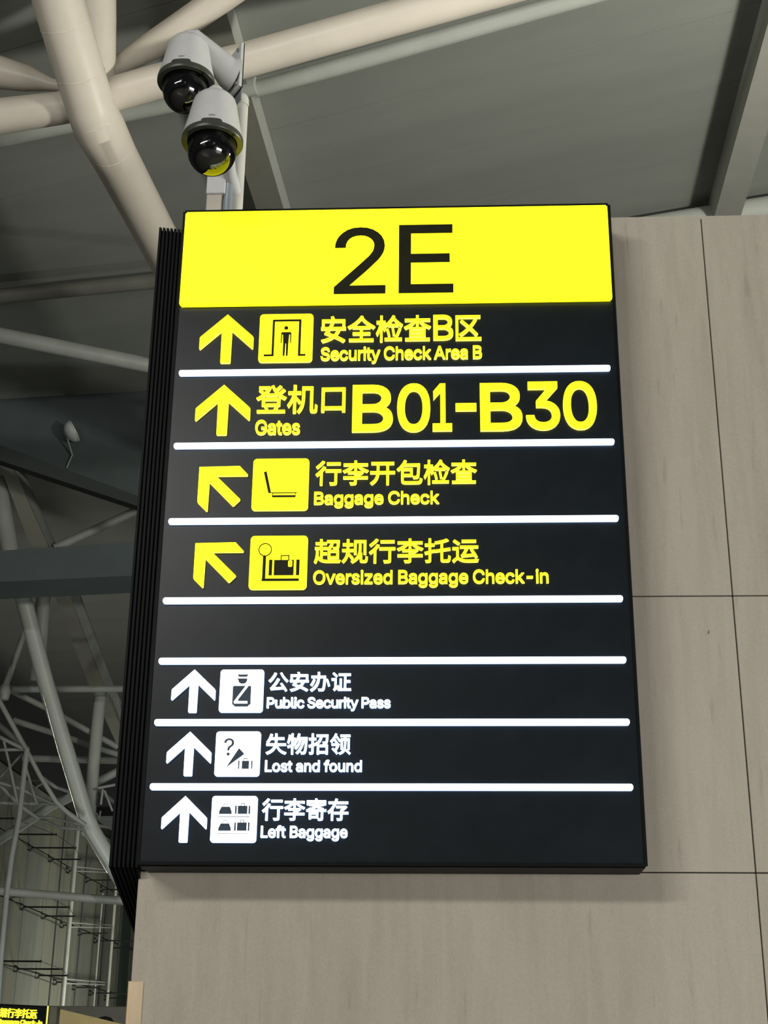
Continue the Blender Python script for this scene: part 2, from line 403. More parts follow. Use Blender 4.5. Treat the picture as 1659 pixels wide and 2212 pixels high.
# ================================================================== THE LIGHTED SIGN
GLYPHS = {
'安': (500, ((207,412,231,363,47,363,47,261,84,261,84,327,415,327,415,261,454,261,454,363,275,363,246,421), (328,189,310,151,288,118,262,89,155,128,195,189), (150,189,122,147,97,112,161,89,228,63,175,34,113,12,41,-5,54,-21,65,-39,142,-18,210,10,268,46,357,4,426,-37,457,-4,387,34,300,74,328,107,352,145,371,189,468,189,468,225,215,225,251,298,211,306,193,266,171,225,35,225,35,189),)),
'全': (500, ((247,426,212,379,169,335,120,295,68,260,13,231,28,217,39,201,99,235,99,202,231,202,231,124,102,124,102,91,231,91,231,8,38,8,38,-26,465,-26,465,8,270,8,270,91,405,91,405,124,270,124,270,202,405,202,405,235,463,199,474,216,489,230,410,277,337,331,271,397,280,410), (100,236,155,275,206,320,250,370,299,319,350,275,404,236),)),
'检': (500, ((234,265,234,233,404,233,404,265), (199,178,218,115,231,57,262,66,249,123,228,185), (296,192,308,129,316,71,347,77,339,134,325,196), (90,420,90,325,25,325,25,290,86,290,68,222,44,157,17,106,27,88,36,69,55,106,73,151,90,202,90,-40,124,-40,124,221,158,152,181,179,154,223,124,270,124,290,176,290,176,325,124,325,124,420), (312,424,270,356,217,297,156,251,178,220,228,260,276,308,317,363,361,313,412,265,464,226,472,243,483,260,430,297,378,344,335,393,345,412), (172,18,172,-16,469,-16,469,18,377,18,418,99,454,187,421,196,387,104,345,18),)),
'查': (500, ((148,109,350,109,350,67,148,67), (148,176,350,176,350,135,148,135), (111,203,111,40,389,40,389,203), (37,10,37,-24,465,-24,465,10), (230,420,230,357,29,357,29,324,190,324,140,278,80,240,18,212,31,198,43,182,111,217,176,265,230,321,230,219,267,219,267,322,321,266,387,220,457,186,469,203,482,217,419,243,358,280,308,324,472,324,472,357,267,357,267,420),)),
'区': (500, ((464,393,49,393,49,-25,476,-25,476,11,86,11,86,357,464,357), (130,293,191,241,253,185,208,143,162,106,113,75,143,46,190,79,235,117,279,160,340,99,386,46,417,74,367,127,305,187,356,251,401,319,366,333,325,270,278,211,216,265,157,315),)),
'登': (500, ((142,176,350,176,350,113,142,113), (104,208,104,82,390,82,390,208), (440,357,408,327,370,296,336,334,375,363,413,396,384,416,354,386,319,357,299,387,284,419,251,408,274,363,302,320,335,281,169,281,196,314,219,351,237,390,213,403,206,401,51,401,51,370,188,370,165,333,138,300,107,326,72,349,51,329,85,304,115,278,82,251,48,228,13,211,36,183,79,206,122,236,161,273,161,249,341,249,341,274,378,239,418,210,461,187,473,204,487,219,453,234,422,254,392,276,431,305,468,337), (326,79,309,42,290,5,173,5,204,16,192,46,174,78,140,67,157,35,168,5,30,5,30,-28,471,-28,471,5,328,5,362,69),)),
'机': (500, ((249,392,249,231,248,182,242,131,230,79,208,29,175,-16,190,-27,203,-40,239,9,263,63,277,121,284,178,286,231,286,356,380,356,380,34,381,1,384,-16,391,-26,404,-33,420,-35,445,-35,460,-33,472,-28,481,-18,486,0,490,78,475,85,461,94,459,23,457,10,454,4,449,1,444,0,429,0,420,3,417,12,417,31,417,392), (109,420,109,313,26,313,26,277,104,277,81,206,49,140,14,88,25,71,34,54,61,95,87,146,109,203,109,-40,146,-40,146,190,176,151,199,117,222,148,146,232,146,277,220,277,220,313,146,313,146,420),)),
'口': (500, ((64,368,64,-28,103,-28,103,15,398,15,398,-26,438,-26,438,368), (103,54,103,330,398,330,398,54),)),
'行': (500, ((218,390,218,354,464,354,464,390), (134,421,101,382,61,344,18,311,40,281,86,318,131,361,170,406), (196,252,196,216,364,216,364,9,363,2,359,-1,351,-3,273,-2,280,-20,285,-39,345,-38,380,-33,393,-25,400,-11,402,8,402,216,478,216,478,252), (154,313,113,257,64,204,13,161,39,130,67,154,96,182,96,-42,133,-42,133,223,163,261,189,300),)),
'李': (500, ((230,420,230,365,29,365,29,330,187,330,137,288,79,253,18,227,32,213,43,197,111,230,176,275,230,329,230,219,268,219,268,329,322,276,388,232,457,200,469,217,482,231,420,256,360,290,310,330,472,330,472,365,268,365,268,420), (230,138,230,112,28,112,28,77,230,77,230,5,227,-2,219,-5,145,-4,154,-21,161,-39,212,-38,245,-33,258,-25,265,-13,267,4,267,77,473,77,473,112,267,112,267,123,311,142,353,165,390,190,366,211,358,209,114,209,114,176,312,176,272,155),)),
'开': (500, ((325,352,325,209,185,209,185,231,185,352), (26,209,26,173,144,173,137,132,124,92,103,54,71,19,27,-14,43,-27,57,-42,105,-5,139,36,162,80,176,126,183,173,325,173,325,-41,363,-41,363,173,475,173,475,209,363,209,363,352,459,352,459,388,45,388,45,352,147,352,147,231,146,209),)),
'包': (500, ((152,423,116,356,70,297,18,249,49,222,94,265,136,317,398,317,393,205,387,142,379,115,372,110,362,109,312,110,319,93,322,75,355,73,380,75,398,79,412,92,424,126,431,202,437,335,437,353,159,353,189,412), (135,232,266,232,266,150,135,150), (98,265,98,41,101,12,111,-9,130,-21,159,-28,200,-30,390,-30,425,-27,449,-19,465,-3,475,21,481,56,462,61,444,70,441,43,435,24,426,13,411,8,389,6,198,6,170,7,152,10,141,16,136,26,135,41,135,117,303,117,303,265),)),
'超': (500, ((297,174,417,174,417,82,297,82), (262,206,262,51,454,51,454,206), (49,195,45,110,35,36,14,-23,44,-41,57,-12,66,21,73,58,98,23,130,-2,169,-17,218,-25,277,-27,470,-27,476,-8,485,10,276,9,230,11,190,16,157,26,157,126,235,126,235,160,157,160,157,231,237,231,257,214,286,234,310,259,329,289,343,325,351,367,428,367,424,314,420,283,414,269,407,265,398,264,351,266,357,250,360,234,415,234,432,237,444,246,454,268,460,311,465,384,465,399,245,399,245,367,316,367,302,314,277,274,240,243,240,265,151,265,151,327,230,327,230,360,151,360,151,420,116,420,116,360,37,360,37,327,116,327,116,265,26,265,26,231,123,231,123,47,106,66,91,90,80,121,83,193),)),
'规': (500, ((238,396,238,130,274,130,274,363,412,363,412,130,450,130,450,396), (104,415,104,337,33,337,33,302,104,302,104,253,104,221,22,221,22,186,102,186,97,144,88,102,73,62,50,24,18,-9,33,-21,45,-35,85,11,112,64,128,120,164,74,192,34,218,62,179,108,135,158,138,186,214,186,214,221,139,221,140,253,140,302,208,302,208,337,140,337,140,415), (326,320,326,224,323,176,312,126,289,76,247,29,184,-13,197,-25,208,-40,249,-14,283,14,309,44,329,76,343,109,343,14,348,-13,362,-26,388,-30,429,-30,449,-27,463,-17,472,0,477,28,480,69,464,74,449,83,447,31,441,6,429,1,393,1,383,2,378,7,377,18,377,145,354,145,359,185,361,224,361,320),)),
'托': (500, ((200,196,206,161,306,176,306,31,307,6,312,-11,322,-23,337,-29,359,-31,427,-31,447,-27,462,-17,471,2,477,30,480,69,462,76,446,86,443,36,437,12,424,5,364,5,351,7,345,14,343,31,343,182,478,202,472,237,343,218,343,353,397,368,444,385,412,413,353,392,279,373,202,358,214,328,306,344,306,212), (91,420,91,319,23,319,23,284,91,284,91,175,17,156,28,119,91,137,91,8,88,0,81,-2,29,-2,36,-19,41,-36,83,-35,109,-30,119,-22,125,-10,127,8,127,148,194,168,189,203,127,185,127,284,191,284,191,319,127,319,127,420),)),
'运': (500, ((190,389,190,353,442,353,442,389), (34,369,82,334,123,302,149,329,107,361,59,393), (188,60,235,68,413,85,432,47,466,64,425,136,375,216,344,202,395,117,230,105,269,169,303,239,478,239,478,275,157,275,157,239,258,239,226,169,202,127,188,107,175,98), (126,245,21,245,21,210,90,210,90,51,67,37,43,17,19,-8,45,-42,69,-11,92,12,111,21,132,11,160,-8,198,-25,243,-33,299,-36,393,-34,472,-31,476,-10,484,11,394,4,300,1,248,3,205,10,168,26,126,53),)),
'公': (500, ((162,406,126,333,79,267,26,214,60,187,114,245,163,315,202,395), (333,410,296,395,341,318,396,245,451,187,465,204,482,219,428,272,375,339), (81,-7,144,2,391,20,424,-37,461,-17,408,65,341,153,306,137,367,55,133,41,182,104,230,175,274,250,233,268,188,186,143,116,112,75,95,54,80,40,66,33),)),
'办': (500, ((92,248,74,201,51,154,23,113,57,93,84,136,108,186,126,234), (389,241,412,186,431,131,443,84,480,97,458,171,424,252), (195,420,195,333,195,328,44,328,44,291,194,291,187,230,171,167,141,104,92,43,21,-12,37,-26,52,-42,127,18,179,85,211,154,227,224,234,291,336,291,328,140,318,52,305,15,296,8,283,7,252,7,206,10,215,-10,219,-30,264,-31,300,-31,316,-27,329,-21,342,-9,358,36,369,134,377,307,378,328,235,328,235,332,235,420),)),
'证': (500, ((51,385,94,345,129,308,155,334,119,370,76,407), (176,15,176,-20,481,-20,481,15,362,15,362,180,461,180,461,216,362,216,362,347,470,347,470,382,193,382,193,347,324,347,324,15,256,15,256,256,219,256,219,15), (25,263,25,227,96,227,96,54,90,30,79,11,68,-1,80,-13,91,-26,115,-3,197,62,182,94,132,56,132,263),)),
'失': (500, ((228,420,228,333,132,333,145,368,157,405,118,413,96,346,66,285,30,236,66,216,91,252,115,295,228,295,228,265,227,230,223,195,27,195,27,158,215,158,198,119,172,83,136,49,86,19,21,-8,34,-24,45,-41,113,-12,166,22,205,59,233,99,251,141,278,89,312,45,353,9,402,-20,461,-40,472,-22,486,-6,429,12,380,37,340,70,308,110,283,158,474,158,474,195,263,195,266,230,267,265,267,295,432,295,432,333,267,333,267,420),)),
'物': (500, ((267,420,246,346,217,280,179,227,208,206,238,249,265,301,308,301,278,221,237,149,188,95,203,84,217,73,249,106,278,149,303,197,324,249,341,301,382,301,363,226,337,154,304,89,265,34,219,-9,236,-19,251,-32,297,16,337,76,370,146,396,222,415,301,438,301,428,141,415,49,401,9,393,3,382,1,330,4,337,-15,341,-34,372,-35,398,-34,411,-31,422,-25,433,-14,450,32,463,135,475,317,476,336,279,336,291,374,302,414), (49,391,42,330,30,272,15,224,43,207,55,242,65,282,111,282,111,169,18,143,28,107,111,133,111,-40,146,-40,146,144,209,164,204,197,146,179,146,282,198,282,198,318,146,318,146,420,111,420,111,318,72,318,82,386),)),
'招': (500, ((83,420,83,319,21,319,21,284,83,284,83,175,14,155,24,118,83,137,83,6,81,-2,75,-4,28,-4,34,-22,39,-40,78,-38,102,-33,112,-25,118,-13,120,6,120,149,179,169,174,203,120,186,120,284,180,284,180,319,120,319,120,420), (211,166,211,-40,247,-40,247,-16,416,-16,416,-38,454,-38,454,166), (247,19,247,132,416,132,416,19), (195,396,195,361,281,361,274,325,262,291,243,261,216,234,180,214,193,200,203,185,244,210,275,241,296,277,310,317,319,361,423,361,418,294,413,254,405,237,398,232,389,231,338,234,345,216,349,198,406,198,423,202,437,212,447,238,455,291,461,380,461,396),)),
'领': (500, ((348,254,345,162,337,94,317,44,280,9,221,-16,232,-28,240,-42,303,-14,344,26,366,81,376,156,379,254), (363,47,416,3,459,-39,483,-16,439,25,386,67), (103,274,130,243,152,214,177,231,155,259,127,289), (266,306,266,70,300,70,300,277,426,277,426,71,461,71,461,306,364,306,384,359,475,359,475,392,253,392,253,359,349,359,330,306), (133,421,104,360,65,302,17,253,43,229,78,266,110,307,138,352,188,296,227,246,250,272,207,324,153,381,166,412), (51,193,51,160,182,160,153,107,122,59,84,94,59,75,117,19,163,-35,190,-13,171,10,146,36,175,80,204,130,228,181,204,195,198,193),)),
'寄': (500, ((224,415,236,380,37,380,37,292,72,292,72,347,427,347,427,292,464,292,464,380,277,380,270,402,260,423), (29,187,29,153,364,153,364,3,362,-4,353,-6,287,-6,294,-23,299,-40,348,-39,380,-35,393,-27,399,-15,401,3,401,153,472,153,472,187,396,187,412,210,339,240,253,268,257,276,409,276,409,307,267,307,272,335,236,335,231,307,92,307,92,276,219,276,190,246,144,225,73,211,82,200,89,187), (236,243,316,216,385,187,111,187,166,200,207,219), (125,93,257,93,257,42,125,42), (89,122,89,-14,125,-14,125,12,292,12,292,122),)),
'存': (500, ((307,175,307,133,168,133,168,98,307,98,307,5,305,-2,296,-5,224,-4,231,-22,236,-40,289,-39,324,-34,336,-26,343,-14,345,5,345,98,479,98,479,133,345,133,345,162,381,187,417,216,447,246,423,265,416,263,210,263,210,228,381,228,345,199), (193,420,171,355,32,355,32,319,156,319,118,252,72,192,16,142,35,108,66,133,94,160,94,-39,132,-39,132,206,168,260,197,319,470,319,470,355,212,355,231,411),)),
'-': (362, ((270,196,270,150,91,150,91,196),)),
'0': (362, ((181,-5,153,-3,127,6,104,19,84,38,68,62,55,91,46,124,40,161,38,203,40,245,46,283,55,316,68,345,85,369,104,388,127,401,153,410,181,412,210,410,236,401,258,388,278,369,294,345,307,316,317,283,322,245,324,203,322,161,317,124,307,91,295,62,278,38,259,19,236,6,210,-3), (181,40,200,42,217,48,232,59,251,83,264,115,272,155,275,203,272,251,264,292,251,324,232,348,217,359,200,365,181,368,162,365,145,359,130,348,112,324,98,292,90,251,87,203,90,155,98,115,112,83,130,59,145,48,162,42),)),
'1': (362, ((61,0,61,44,313,44,313,0), (221,407,221,0,170,0,170,359,167,359,69,286,69,341,159,407),)),
'2': (362, ((51,0,51,38,187,183,226,226,239,244,249,261,254,279,256,297,254,318,246,335,234,349,219,359,200,366,179,368,157,365,138,358,122,346,111,331,104,312,102,290,52,290,54,313,60,334,69,354,89,378,114,397,145,409,180,412,214,409,245,397,270,379,289,356,301,329,305,298,303,276,297,254,286,232,269,207,214,144,122,48,122,45,311,45,311,0),)),
'3': (362, ((174,-5,139,-2,106,8,78,24,56,46,45,64,38,83,35,105,87,105,92,86,101,70,115,57,132,47,152,42,175,40,199,42,220,49,238,59,252,74,260,93,263,116,261,137,253,157,239,174,220,187,194,195,161,198,125,198,125,239,230,359,230,362,56,362,56,407,298,407,298,368,169,223,169,231,198,232,224,229,247,221,267,209,283,195,297,178,307,159,312,138,314,116,312,93,306,72,296,53,275,28,247,10,213,-2),)),
'?': (287, ((106,121,106,127,108,160,113,184,122,202,134,215,167,238,184,251,197,267,206,286,209,307,207,325,200,340,190,352,176,362,160,367,142,369,125,367,110,362,96,353,85,340,77,324,73,303,22,303,27,335,39,362,58,384,82,399,111,409,142,412,175,409,204,399,227,382,245,361,256,335,259,305,256,275,245,249,227,227,203,209,175,188,166,177,160,164,156,148,155,127,155,121), (131,-4,117,-1,105,7,97,19,95,33,97,47,105,58,117,66,131,69,145,66,157,58,165,47,167,33,165,19,157,7,145,-1),)),
'A': (384, ((13,0,161,407,221,407,370,0,316,0,230,242,211,298,186,383,196,383,170,297,152,242,68,0), (88,114,88,159,296,159,296,114),)),
'B': (365, ((48,0,48,407,193,407,232,403,263,392,287,376,305,354,315,328,318,299,316,275,309,256,299,241,285,229,269,220,252,213,252,210,271,206,290,196,308,182,322,163,331,138,334,109,331,80,320,53,309,38,294,25,276,14,241,4,197,0), (100,46,196,46,225,48,247,54,264,64,275,77,282,92,284,109,282,129,274,147,261,162,244,174,223,182,199,185,100,185), (100,228,190,228,212,230,231,237,246,247,259,261,266,278,269,298,267,315,260,330,250,343,235,353,216,359,192,361,100,361),)),
'C': (408, ((214,-5,180,-3,149,6,120,20,95,39,73,63,56,92,43,125,35,162,32,203,35,244,43,281,56,315,73,343,95,367,120,387,149,401,180,410,214,412,244,410,272,403,298,392,322,377,342,358,358,335,371,308,378,279,327,279,321,298,312,316,300,330,286,343,270,352,252,359,233,363,214,365,190,363,167,356,147,346,128,331,113,313,100,291,90,265,85,236,83,203,85,171,90,141,100,116,113,94,129,75,147,61,168,51,190,44,214,42,233,44,252,48,270,55,286,64,300,77,312,91,321,109,327,128,378,128,371,99,358,73,342,50,322,30,299,15,272,4,244,-3),)),
'E': (335, ((48,0,48,407,298,407,298,361,100,361,100,229,284,229,284,183,100,183,100,46,300,46,300,0),)),
'G': (416, ((215,-5,180,-3,148,6,119,20,94,39,73,64,55,92,42,126,35,162,32,203,35,244,42,281,55,315,73,343,94,367,119,387,147,401,178,410,212,412,243,410,272,403,299,391,323,375,343,356,359,333,372,307,379,279,326,279,319,298,310,315,298,329,285,342,269,352,252,359,233,363,212,365,189,363,167,356,147,346,128,332,113,313,100,291,90,265,85,236,83,203,85,171,90,141,100,116,113,94,129,76,147,61,168,51,191,44,215,42,247,46,276,57,299,75,317,99,328,128,332,162,347,159,226,159,226,205,382,205,382,160,380,128,373,99,361,73,344,50,325,31,301,15,275,4,246,-3),)),
'L': (314, ((48,0,48,407,100,407,100,46,289,46,289,0),)),
'N': (419, ((48,0,48,407,109,407,274,146,290,121,310,85,331,44,324,43,321,87,319,126,319,156,319,407,371,407,371,0,309,0,162,232,142,265,118,305,86,362,95,363,98,307,99,262,100,233,100,0),)),
'O': (427, ((214,-5,180,-3,149,6,120,20,95,39,74,63,56,92,43,125,35,162,32,203,35,244,43,281,56,315,74,343,95,367,120,387,149,401,180,410,214,412,247,410,278,401,307,387,332,367,354,343,371,315,384,281,392,244,394,203,392,162,384,125,371,92,354,63,332,39,307,20,278,6,247,-3), (214,42,237,44,259,51,280,61,298,75,314,93,327,115,336,141,342,170,344,203,342,236,336,266,327,292,314,314,298,332,280,346,259,356,237,363,214,365,190,363,168,356,147,346,129,332,113,314,100,291,91,266,85,236,83,203,85,170,91,141,100,115,113,93,129,75,147,61,168,51,190,44),)),
'P': (356, ((48,0,48,407,188,407,218,405,244,399,266,390,285,377,300,362,312,344,323,313,327,278,323,243,312,212,300,194,285,179,266,166,244,156,218,150,188,149,87,149,87,194,186,194,215,197,238,205,255,218,266,235,273,255,276,278,273,301,266,321,255,338,237,351,215,359,186,362,100,362,100,0),)),
'S': (357, ((179,-7,138,-3,102,7,82,18,65,32,51,48,41,67,34,87,31,109,84,109,88,88,99,70,114,57,133,47,155,41,179,39,205,42,229,48,248,59,264,73,273,91,276,111,274,129,266,143,253,154,237,164,196,178,147,191,116,202,90,215,69,231,54,250,45,272,42,298,44,320,50,340,60,358,82,381,110,398,144,409,182,412,220,409,253,398,281,381,302,359,312,342,318,323,321,302,270,302,265,321,256,337,242,350,224,359,203,365,180,367,155,365,134,358,116,348,103,335,95,319,92,300,95,282,105,267,119,255,135,247,170,235,211,223,249,211,269,202,287,190,303,176,316,158,324,137,327,111,325,89,319,69,309,51,296,34,279,20,259,8,222,-3),)),
'U': (414, ((207,-7,176,-4,148,2,123,12,101,26,83,44,68,64,57,87,50,112,48,138,48,407,99,407,99,143,103,115,113,90,128,70,150,54,176,45,207,41,238,45,265,54,286,70,301,90,311,115,314,143,314,407,366,407,366,138,364,112,357,87,346,64,331,44,313,26,291,12,266,2,238,-4),)),
'V': (384, ((163,0,13,407,67,407,154,165,172,110,198,25,188,25,214,110,232,165,316,407,370,407,222,0),)),
'a': (311, ((128,-7,100,-4,76,4,54,17,38,36,28,59,24,86,27,110,35,129,47,143,62,154,80,163,100,169,143,176,187,181,202,184,212,188,218,194,220,204,220,205,219,223,213,237,204,249,192,258,176,263,157,265,136,263,119,258,105,250,94,241,86,230,80,219,33,233,46,258,63,277,83,291,106,300,131,306,155,308,191,303,210,298,229,288,245,275,258,256,266,232,269,201,269,0,221,0,221,42,218,42,202,20,189,9,172,1,152,-5), (136,36,161,39,182,47,199,59,211,75,218,92,220,110,220,152,208,146,185,141,160,137,140,134,107,127,94,120,83,111,76,99,73,84,75,70,82,58,91,49,104,42,119,38),)),
'b': (340, ((184,-7,158,-4,138,3,122,13,110,25,95,47,90,47,90,0,42,0,42,407,91,407,91,255,95,255,110,277,122,288,137,298,157,305,183,308,208,305,230,299,250,288,268,274,283,256,296,234,305,209,310,182,312,151,310,120,305,93,296,68,284,46,269,28,251,13,230,2,208,-4), (176,37,202,41,224,52,240,70,253,93,260,121,262,152,260,182,253,209,241,232,224,249,202,260,176,264,150,260,129,250,112,233,100,210,93,183,90,152,93,120,100,92,112,69,129,52,151,41),)),
'c': (317, ((166,-7,139,-4,115,2,93,13,74,28,58,46,45,68,35,93,29,120,27,150,29,180,35,208,45,233,58,255,74,273,93,288,115,299,139,305,166,308,188,306,208,302,227,295,244,285,259,272,272,258,282,240,289,222,242,209,232,231,216,249,194,260,166,264,147,262,130,257,116,248,99,230,87,207,79,180,77,150,79,121,87,94,99,71,116,53,138,41,166,37,194,41,217,53,233,71,243,94,290,82,283,62,273,45,260,30,245,17,228,7,209,-1,188,-5),)),
'd': (340, ((156,-7,132,-4,110,2,89,13,71,28,56,46,44,68,35,93,29,120,27,151,29,182,35,209,44,234,56,256,71,274,89,288,110,299,132,305,157,308,182,305,202,298,218,288,230,277,245,255,249,255,249,407,297,407,297,0,250,0,250,47,245,47,230,25,218,13,202,3,182,-4), (164,37,189,41,210,52,227,69,240,92,247,120,249,152,247,183,240,210,228,233,211,250,189,260,164,264,137,260,116,249,99,232,87,209,79,182,77,152,79,121,87,93,99,70,116,52,138,41),)),
'e': (323, ((170,-7,141,-4,116,2,94,13,74,28,58,46,45,68,35,93,29,120,27,149,29,179,35,207,44,232,57,254,73,272,92,287,114,299,138,305,164,308,189,305,213,299,235,288,255,273,273,252,286,225,294,193,297,155,297,135,60,135,60,177,270,177,248,162,245,190,238,215,226,235,210,251,189,261,164,264,139,261,117,251,100,235,87,216,79,193,77,169,77,142,80,111,88,85,102,64,121,49,144,40,170,37,187,38,203,42,217,49,228,58,238,70,244,84,292,73,283,51,268,31,249,16,226,4,199,-4),)),
'f': (203, ((182,303,182,262,5,262,5,303), (64,0,64,345,67,369,76,389,90,404,108,415,128,422,150,424,178,421,194,417,182,375,172,378,156,379,137,376,123,368,116,354,113,335,113,0),)),
'g': (340, ((166,-120,134,-118,107,-112,84,-101,66,-88,51,-72,40,-55,81,-33,97,-53,109,-63,123,-71,142,-76,166,-78,189,-76,209,-70,226,-60,239,-46,247,-28,249,-5,249,55,245,55,229,33,217,22,202,13,182,6,156,4,132,6,110,12,90,21,72,35,57,52,44,72,35,96,29,123,27,153,29,183,35,210,44,235,56,256,72,274,90,288,110,299,133,305,157,308,182,305,203,298,219,288,231,277,246,255,250,255,250,303,298,303,298,-7,296,-32,290,-53,280,-72,267,-87,251,-99,232,-109,201,-118), (164,47,190,50,211,60,228,76,240,97,247,123,250,154,247,185,240,211,228,233,211,250,190,260,164,264,138,260,116,249,99,232,87,210,79,184,77,154,80,124,87,98,99,77,116,61,138,51),)),
'h': (328, ((91,181,91,0,42,0,42,407,91,407,91,230,82,230,93,255,106,275,122,290,140,300,160,306,182,308,211,304,236,295,257,279,273,257,282,228,286,192,286,0,237,0,237,188,235,210,229,229,218,243,205,254,188,261,168,263,147,261,129,254,113,242,101,226,93,206),)),
'i': (133, ((42,0,42,303,91,303,91,0), (67,354,54,357,43,364,36,374,33,386,36,399,43,410,54,417,67,419,80,417,91,410,99,399,101,386,99,374,91,364,80,357),)),
'k': (305, ((88,109,88,169,96,169,228,303,288,303,147,160,142,160), (42,0,42,407,91,407,91,0), (235,0,118,149,153,183,298,0),)),
'l': (151, ((111,-2,90,0,73,6,59,16,50,30,44,47,42,67,42,407,91,407,91,79,92,61,96,50,104,44,117,42,128,42,136,43,144,2,129,-1),)),
'n': (328, ((91,181,91,0,42,0,42,303,89,303,90,230,82,230,93,255,106,275,122,290,140,300,160,306,182,308,211,304,236,295,257,279,272,257,282,228,286,192,286,0,237,0,237,188,235,210,229,229,218,243,205,254,188,261,168,263,147,261,129,254,113,242,101,226,93,206),)),
'o': (332, ((166,-7,139,-4,115,2,93,13,74,28,58,46,45,68,35,93,29,120,27,150,29,180,35,208,45,233,58,255,74,273,93,288,115,299,139,305,166,308,192,305,217,299,239,288,258,273,274,255,287,233,297,208,303,180,305,150,303,120,297,93,287,68,274,46,258,28,239,13,217,2,192,-4), (166,37,185,39,202,44,216,53,233,71,246,94,253,121,255,150,253,179,246,206,233,230,216,248,202,257,185,262,166,264,147,262,130,257,116,248,99,230,87,207,79,180,77,150,79,121,87,94,99,71,116,53,138,41),)),
'r': (207, ((42,0,42,303,89,303,89,257,92,257,104,277,122,294,145,304,170,308,183,308,195,307,195,258,184,259,166,261,145,258,127,252,112,241,101,227,93,210,91,190,91,0),)),
's': (292, ((146,-7,116,-4,90,3,67,14,49,30,36,51,28,75,75,85,84,63,99,48,120,39,145,36,174,40,196,50,206,59,212,70,214,82,212,97,203,109,189,118,170,124,119,136,94,144,74,154,58,166,46,181,40,199,37,219,41,244,52,265,69,283,92,296,119,305,150,308,179,305,203,298,223,287,239,271,251,253,259,232,214,222,207,238,194,253,176,263,150,266,125,263,105,253,95,244,89,234,87,222,90,207,99,195,115,185,137,178,184,167,209,160,229,150,245,137,256,122,263,105,265,85,261,60,250,38,232,19,208,5,179,-4),)),
't': (182, ((163,303,163,262,5,262,5,303), (52,377,101,377,101,78,103,61,109,49,120,42,136,40,148,41,161,43,170,1,153,-2,135,-3,110,-1,90,6,74,17,62,32,54,52,52,74),)),
'u': (328, ((146,-4,117,-1,92,9,71,25,55,47,45,76,42,111,42,303,91,303,91,115,93,93,99,75,110,60,123,49,140,42,160,40,181,43,199,50,215,61,227,77,234,98,237,122,237,303,286,303,286,0,238,0,238,73,246,73,235,48,222,28,206,14,187,4,168,-2),)),
'v': (311, ((130,0,14,303,67,303,132,124,150,70,164,17,147,17,162,70,179,124,244,303,297,303,181,0),)),
'y': (311, ((38,-111,49,-69,57,-70,71,-72,83,-71,94,-67,104,-59,113,-46,120,-28,130,-1,14,303,67,303,132,124,149,69,164,17,147,17,162,70,179,124,244,303,297,303,163,-46,153,-68,141,-86,127,-99,111,-109,93,-114,73,-116,52,-114),)),
'z': (304, ((33,0,33,37,203,256,203,258,38,258,38,303,266,303,266,265,101,48,101,45,271,45,271,0),)),
}
def decode(ch):
    """outline coordinates are in 1/500 of the type size: x, y, x, y, ..."""
    adv, polys = GLYPHS[ch]
    return adv / 500, [[(pl[i] / 500, pl[i + 1] / 500) for i in range(0, len(pl), 2)] for pl in polys]
def winding(pt, polys):
    x, y = pt; w = 0
    for pl in polys:
        for i in range(len(pl)):
            (x0, y0), (x1, y1) = pl[i - 1], pl[i]
            if (y0 <= y) != (y1 <= y):
                if x < x0 + (x1 - x0) * (y - y0) / (y1 - y0): w += 1 if y1 > y0 else -1
    return w
def signed_area(q): return sum(q[i - 1][0] * q[i][1] - q[i][0] * q[i - 1][1] for i in range(len(q)))
def embolden(polys, d):
    """move every outline outwards (holes inwards) by d, with limited mitres"""
    out = []
    outer = 1 if signed_area(max(polys, key=lambda q: abs(signed_area(q)))) > 0 else -1
    for k, pl in enumerate(polys):
        q = []
        for p in pl:
            if not q or (p[0] - q[-1][0]) ** 2 + (p[1] - q[-1][1]) ** 2 > 0.0025 ** 2: q.append(p)
        while len(q) > 3 and (q[0][0] - q[-1][0]) ** 2 + (q[0][1] - q[-1][1]) ** 2 < 0.0025 ** 2: q.pop()
        s = outer
        r = []
        n = len(q)
        for i in range(n):
            a, b, c = q[i - 1], q[i], q[(i + 1) % n]
            def nrm(u, v):
                ex, ey = v[0] - u[0], v[1] - u[1]; L = math.hypot(ex, ey) or 1
                return ey / L * s, -ex / L * s
            n0, n1 = nrm(a, b), nrm(b, c)
            mx, my = n0[0] + n1[0], n0[1] + n1[1]; L = math.hypot(mx, my)
            if L < 0.3:
                r.append((b[0] + n0[0] * d, b[1] + n0[1] * d)); r.append((b[0] + n1[0] * d, b[1] + n1[1] * d)); continue
            mx, my = mx / L, my / L
            h = min(1.6, 1 / max(0.2, mx * n0[0] + my * n0[1]))
            r.append((b[0] + mx * d * h, b[1] + my * d * h))
        out.append(r)
    return out
GM = {}
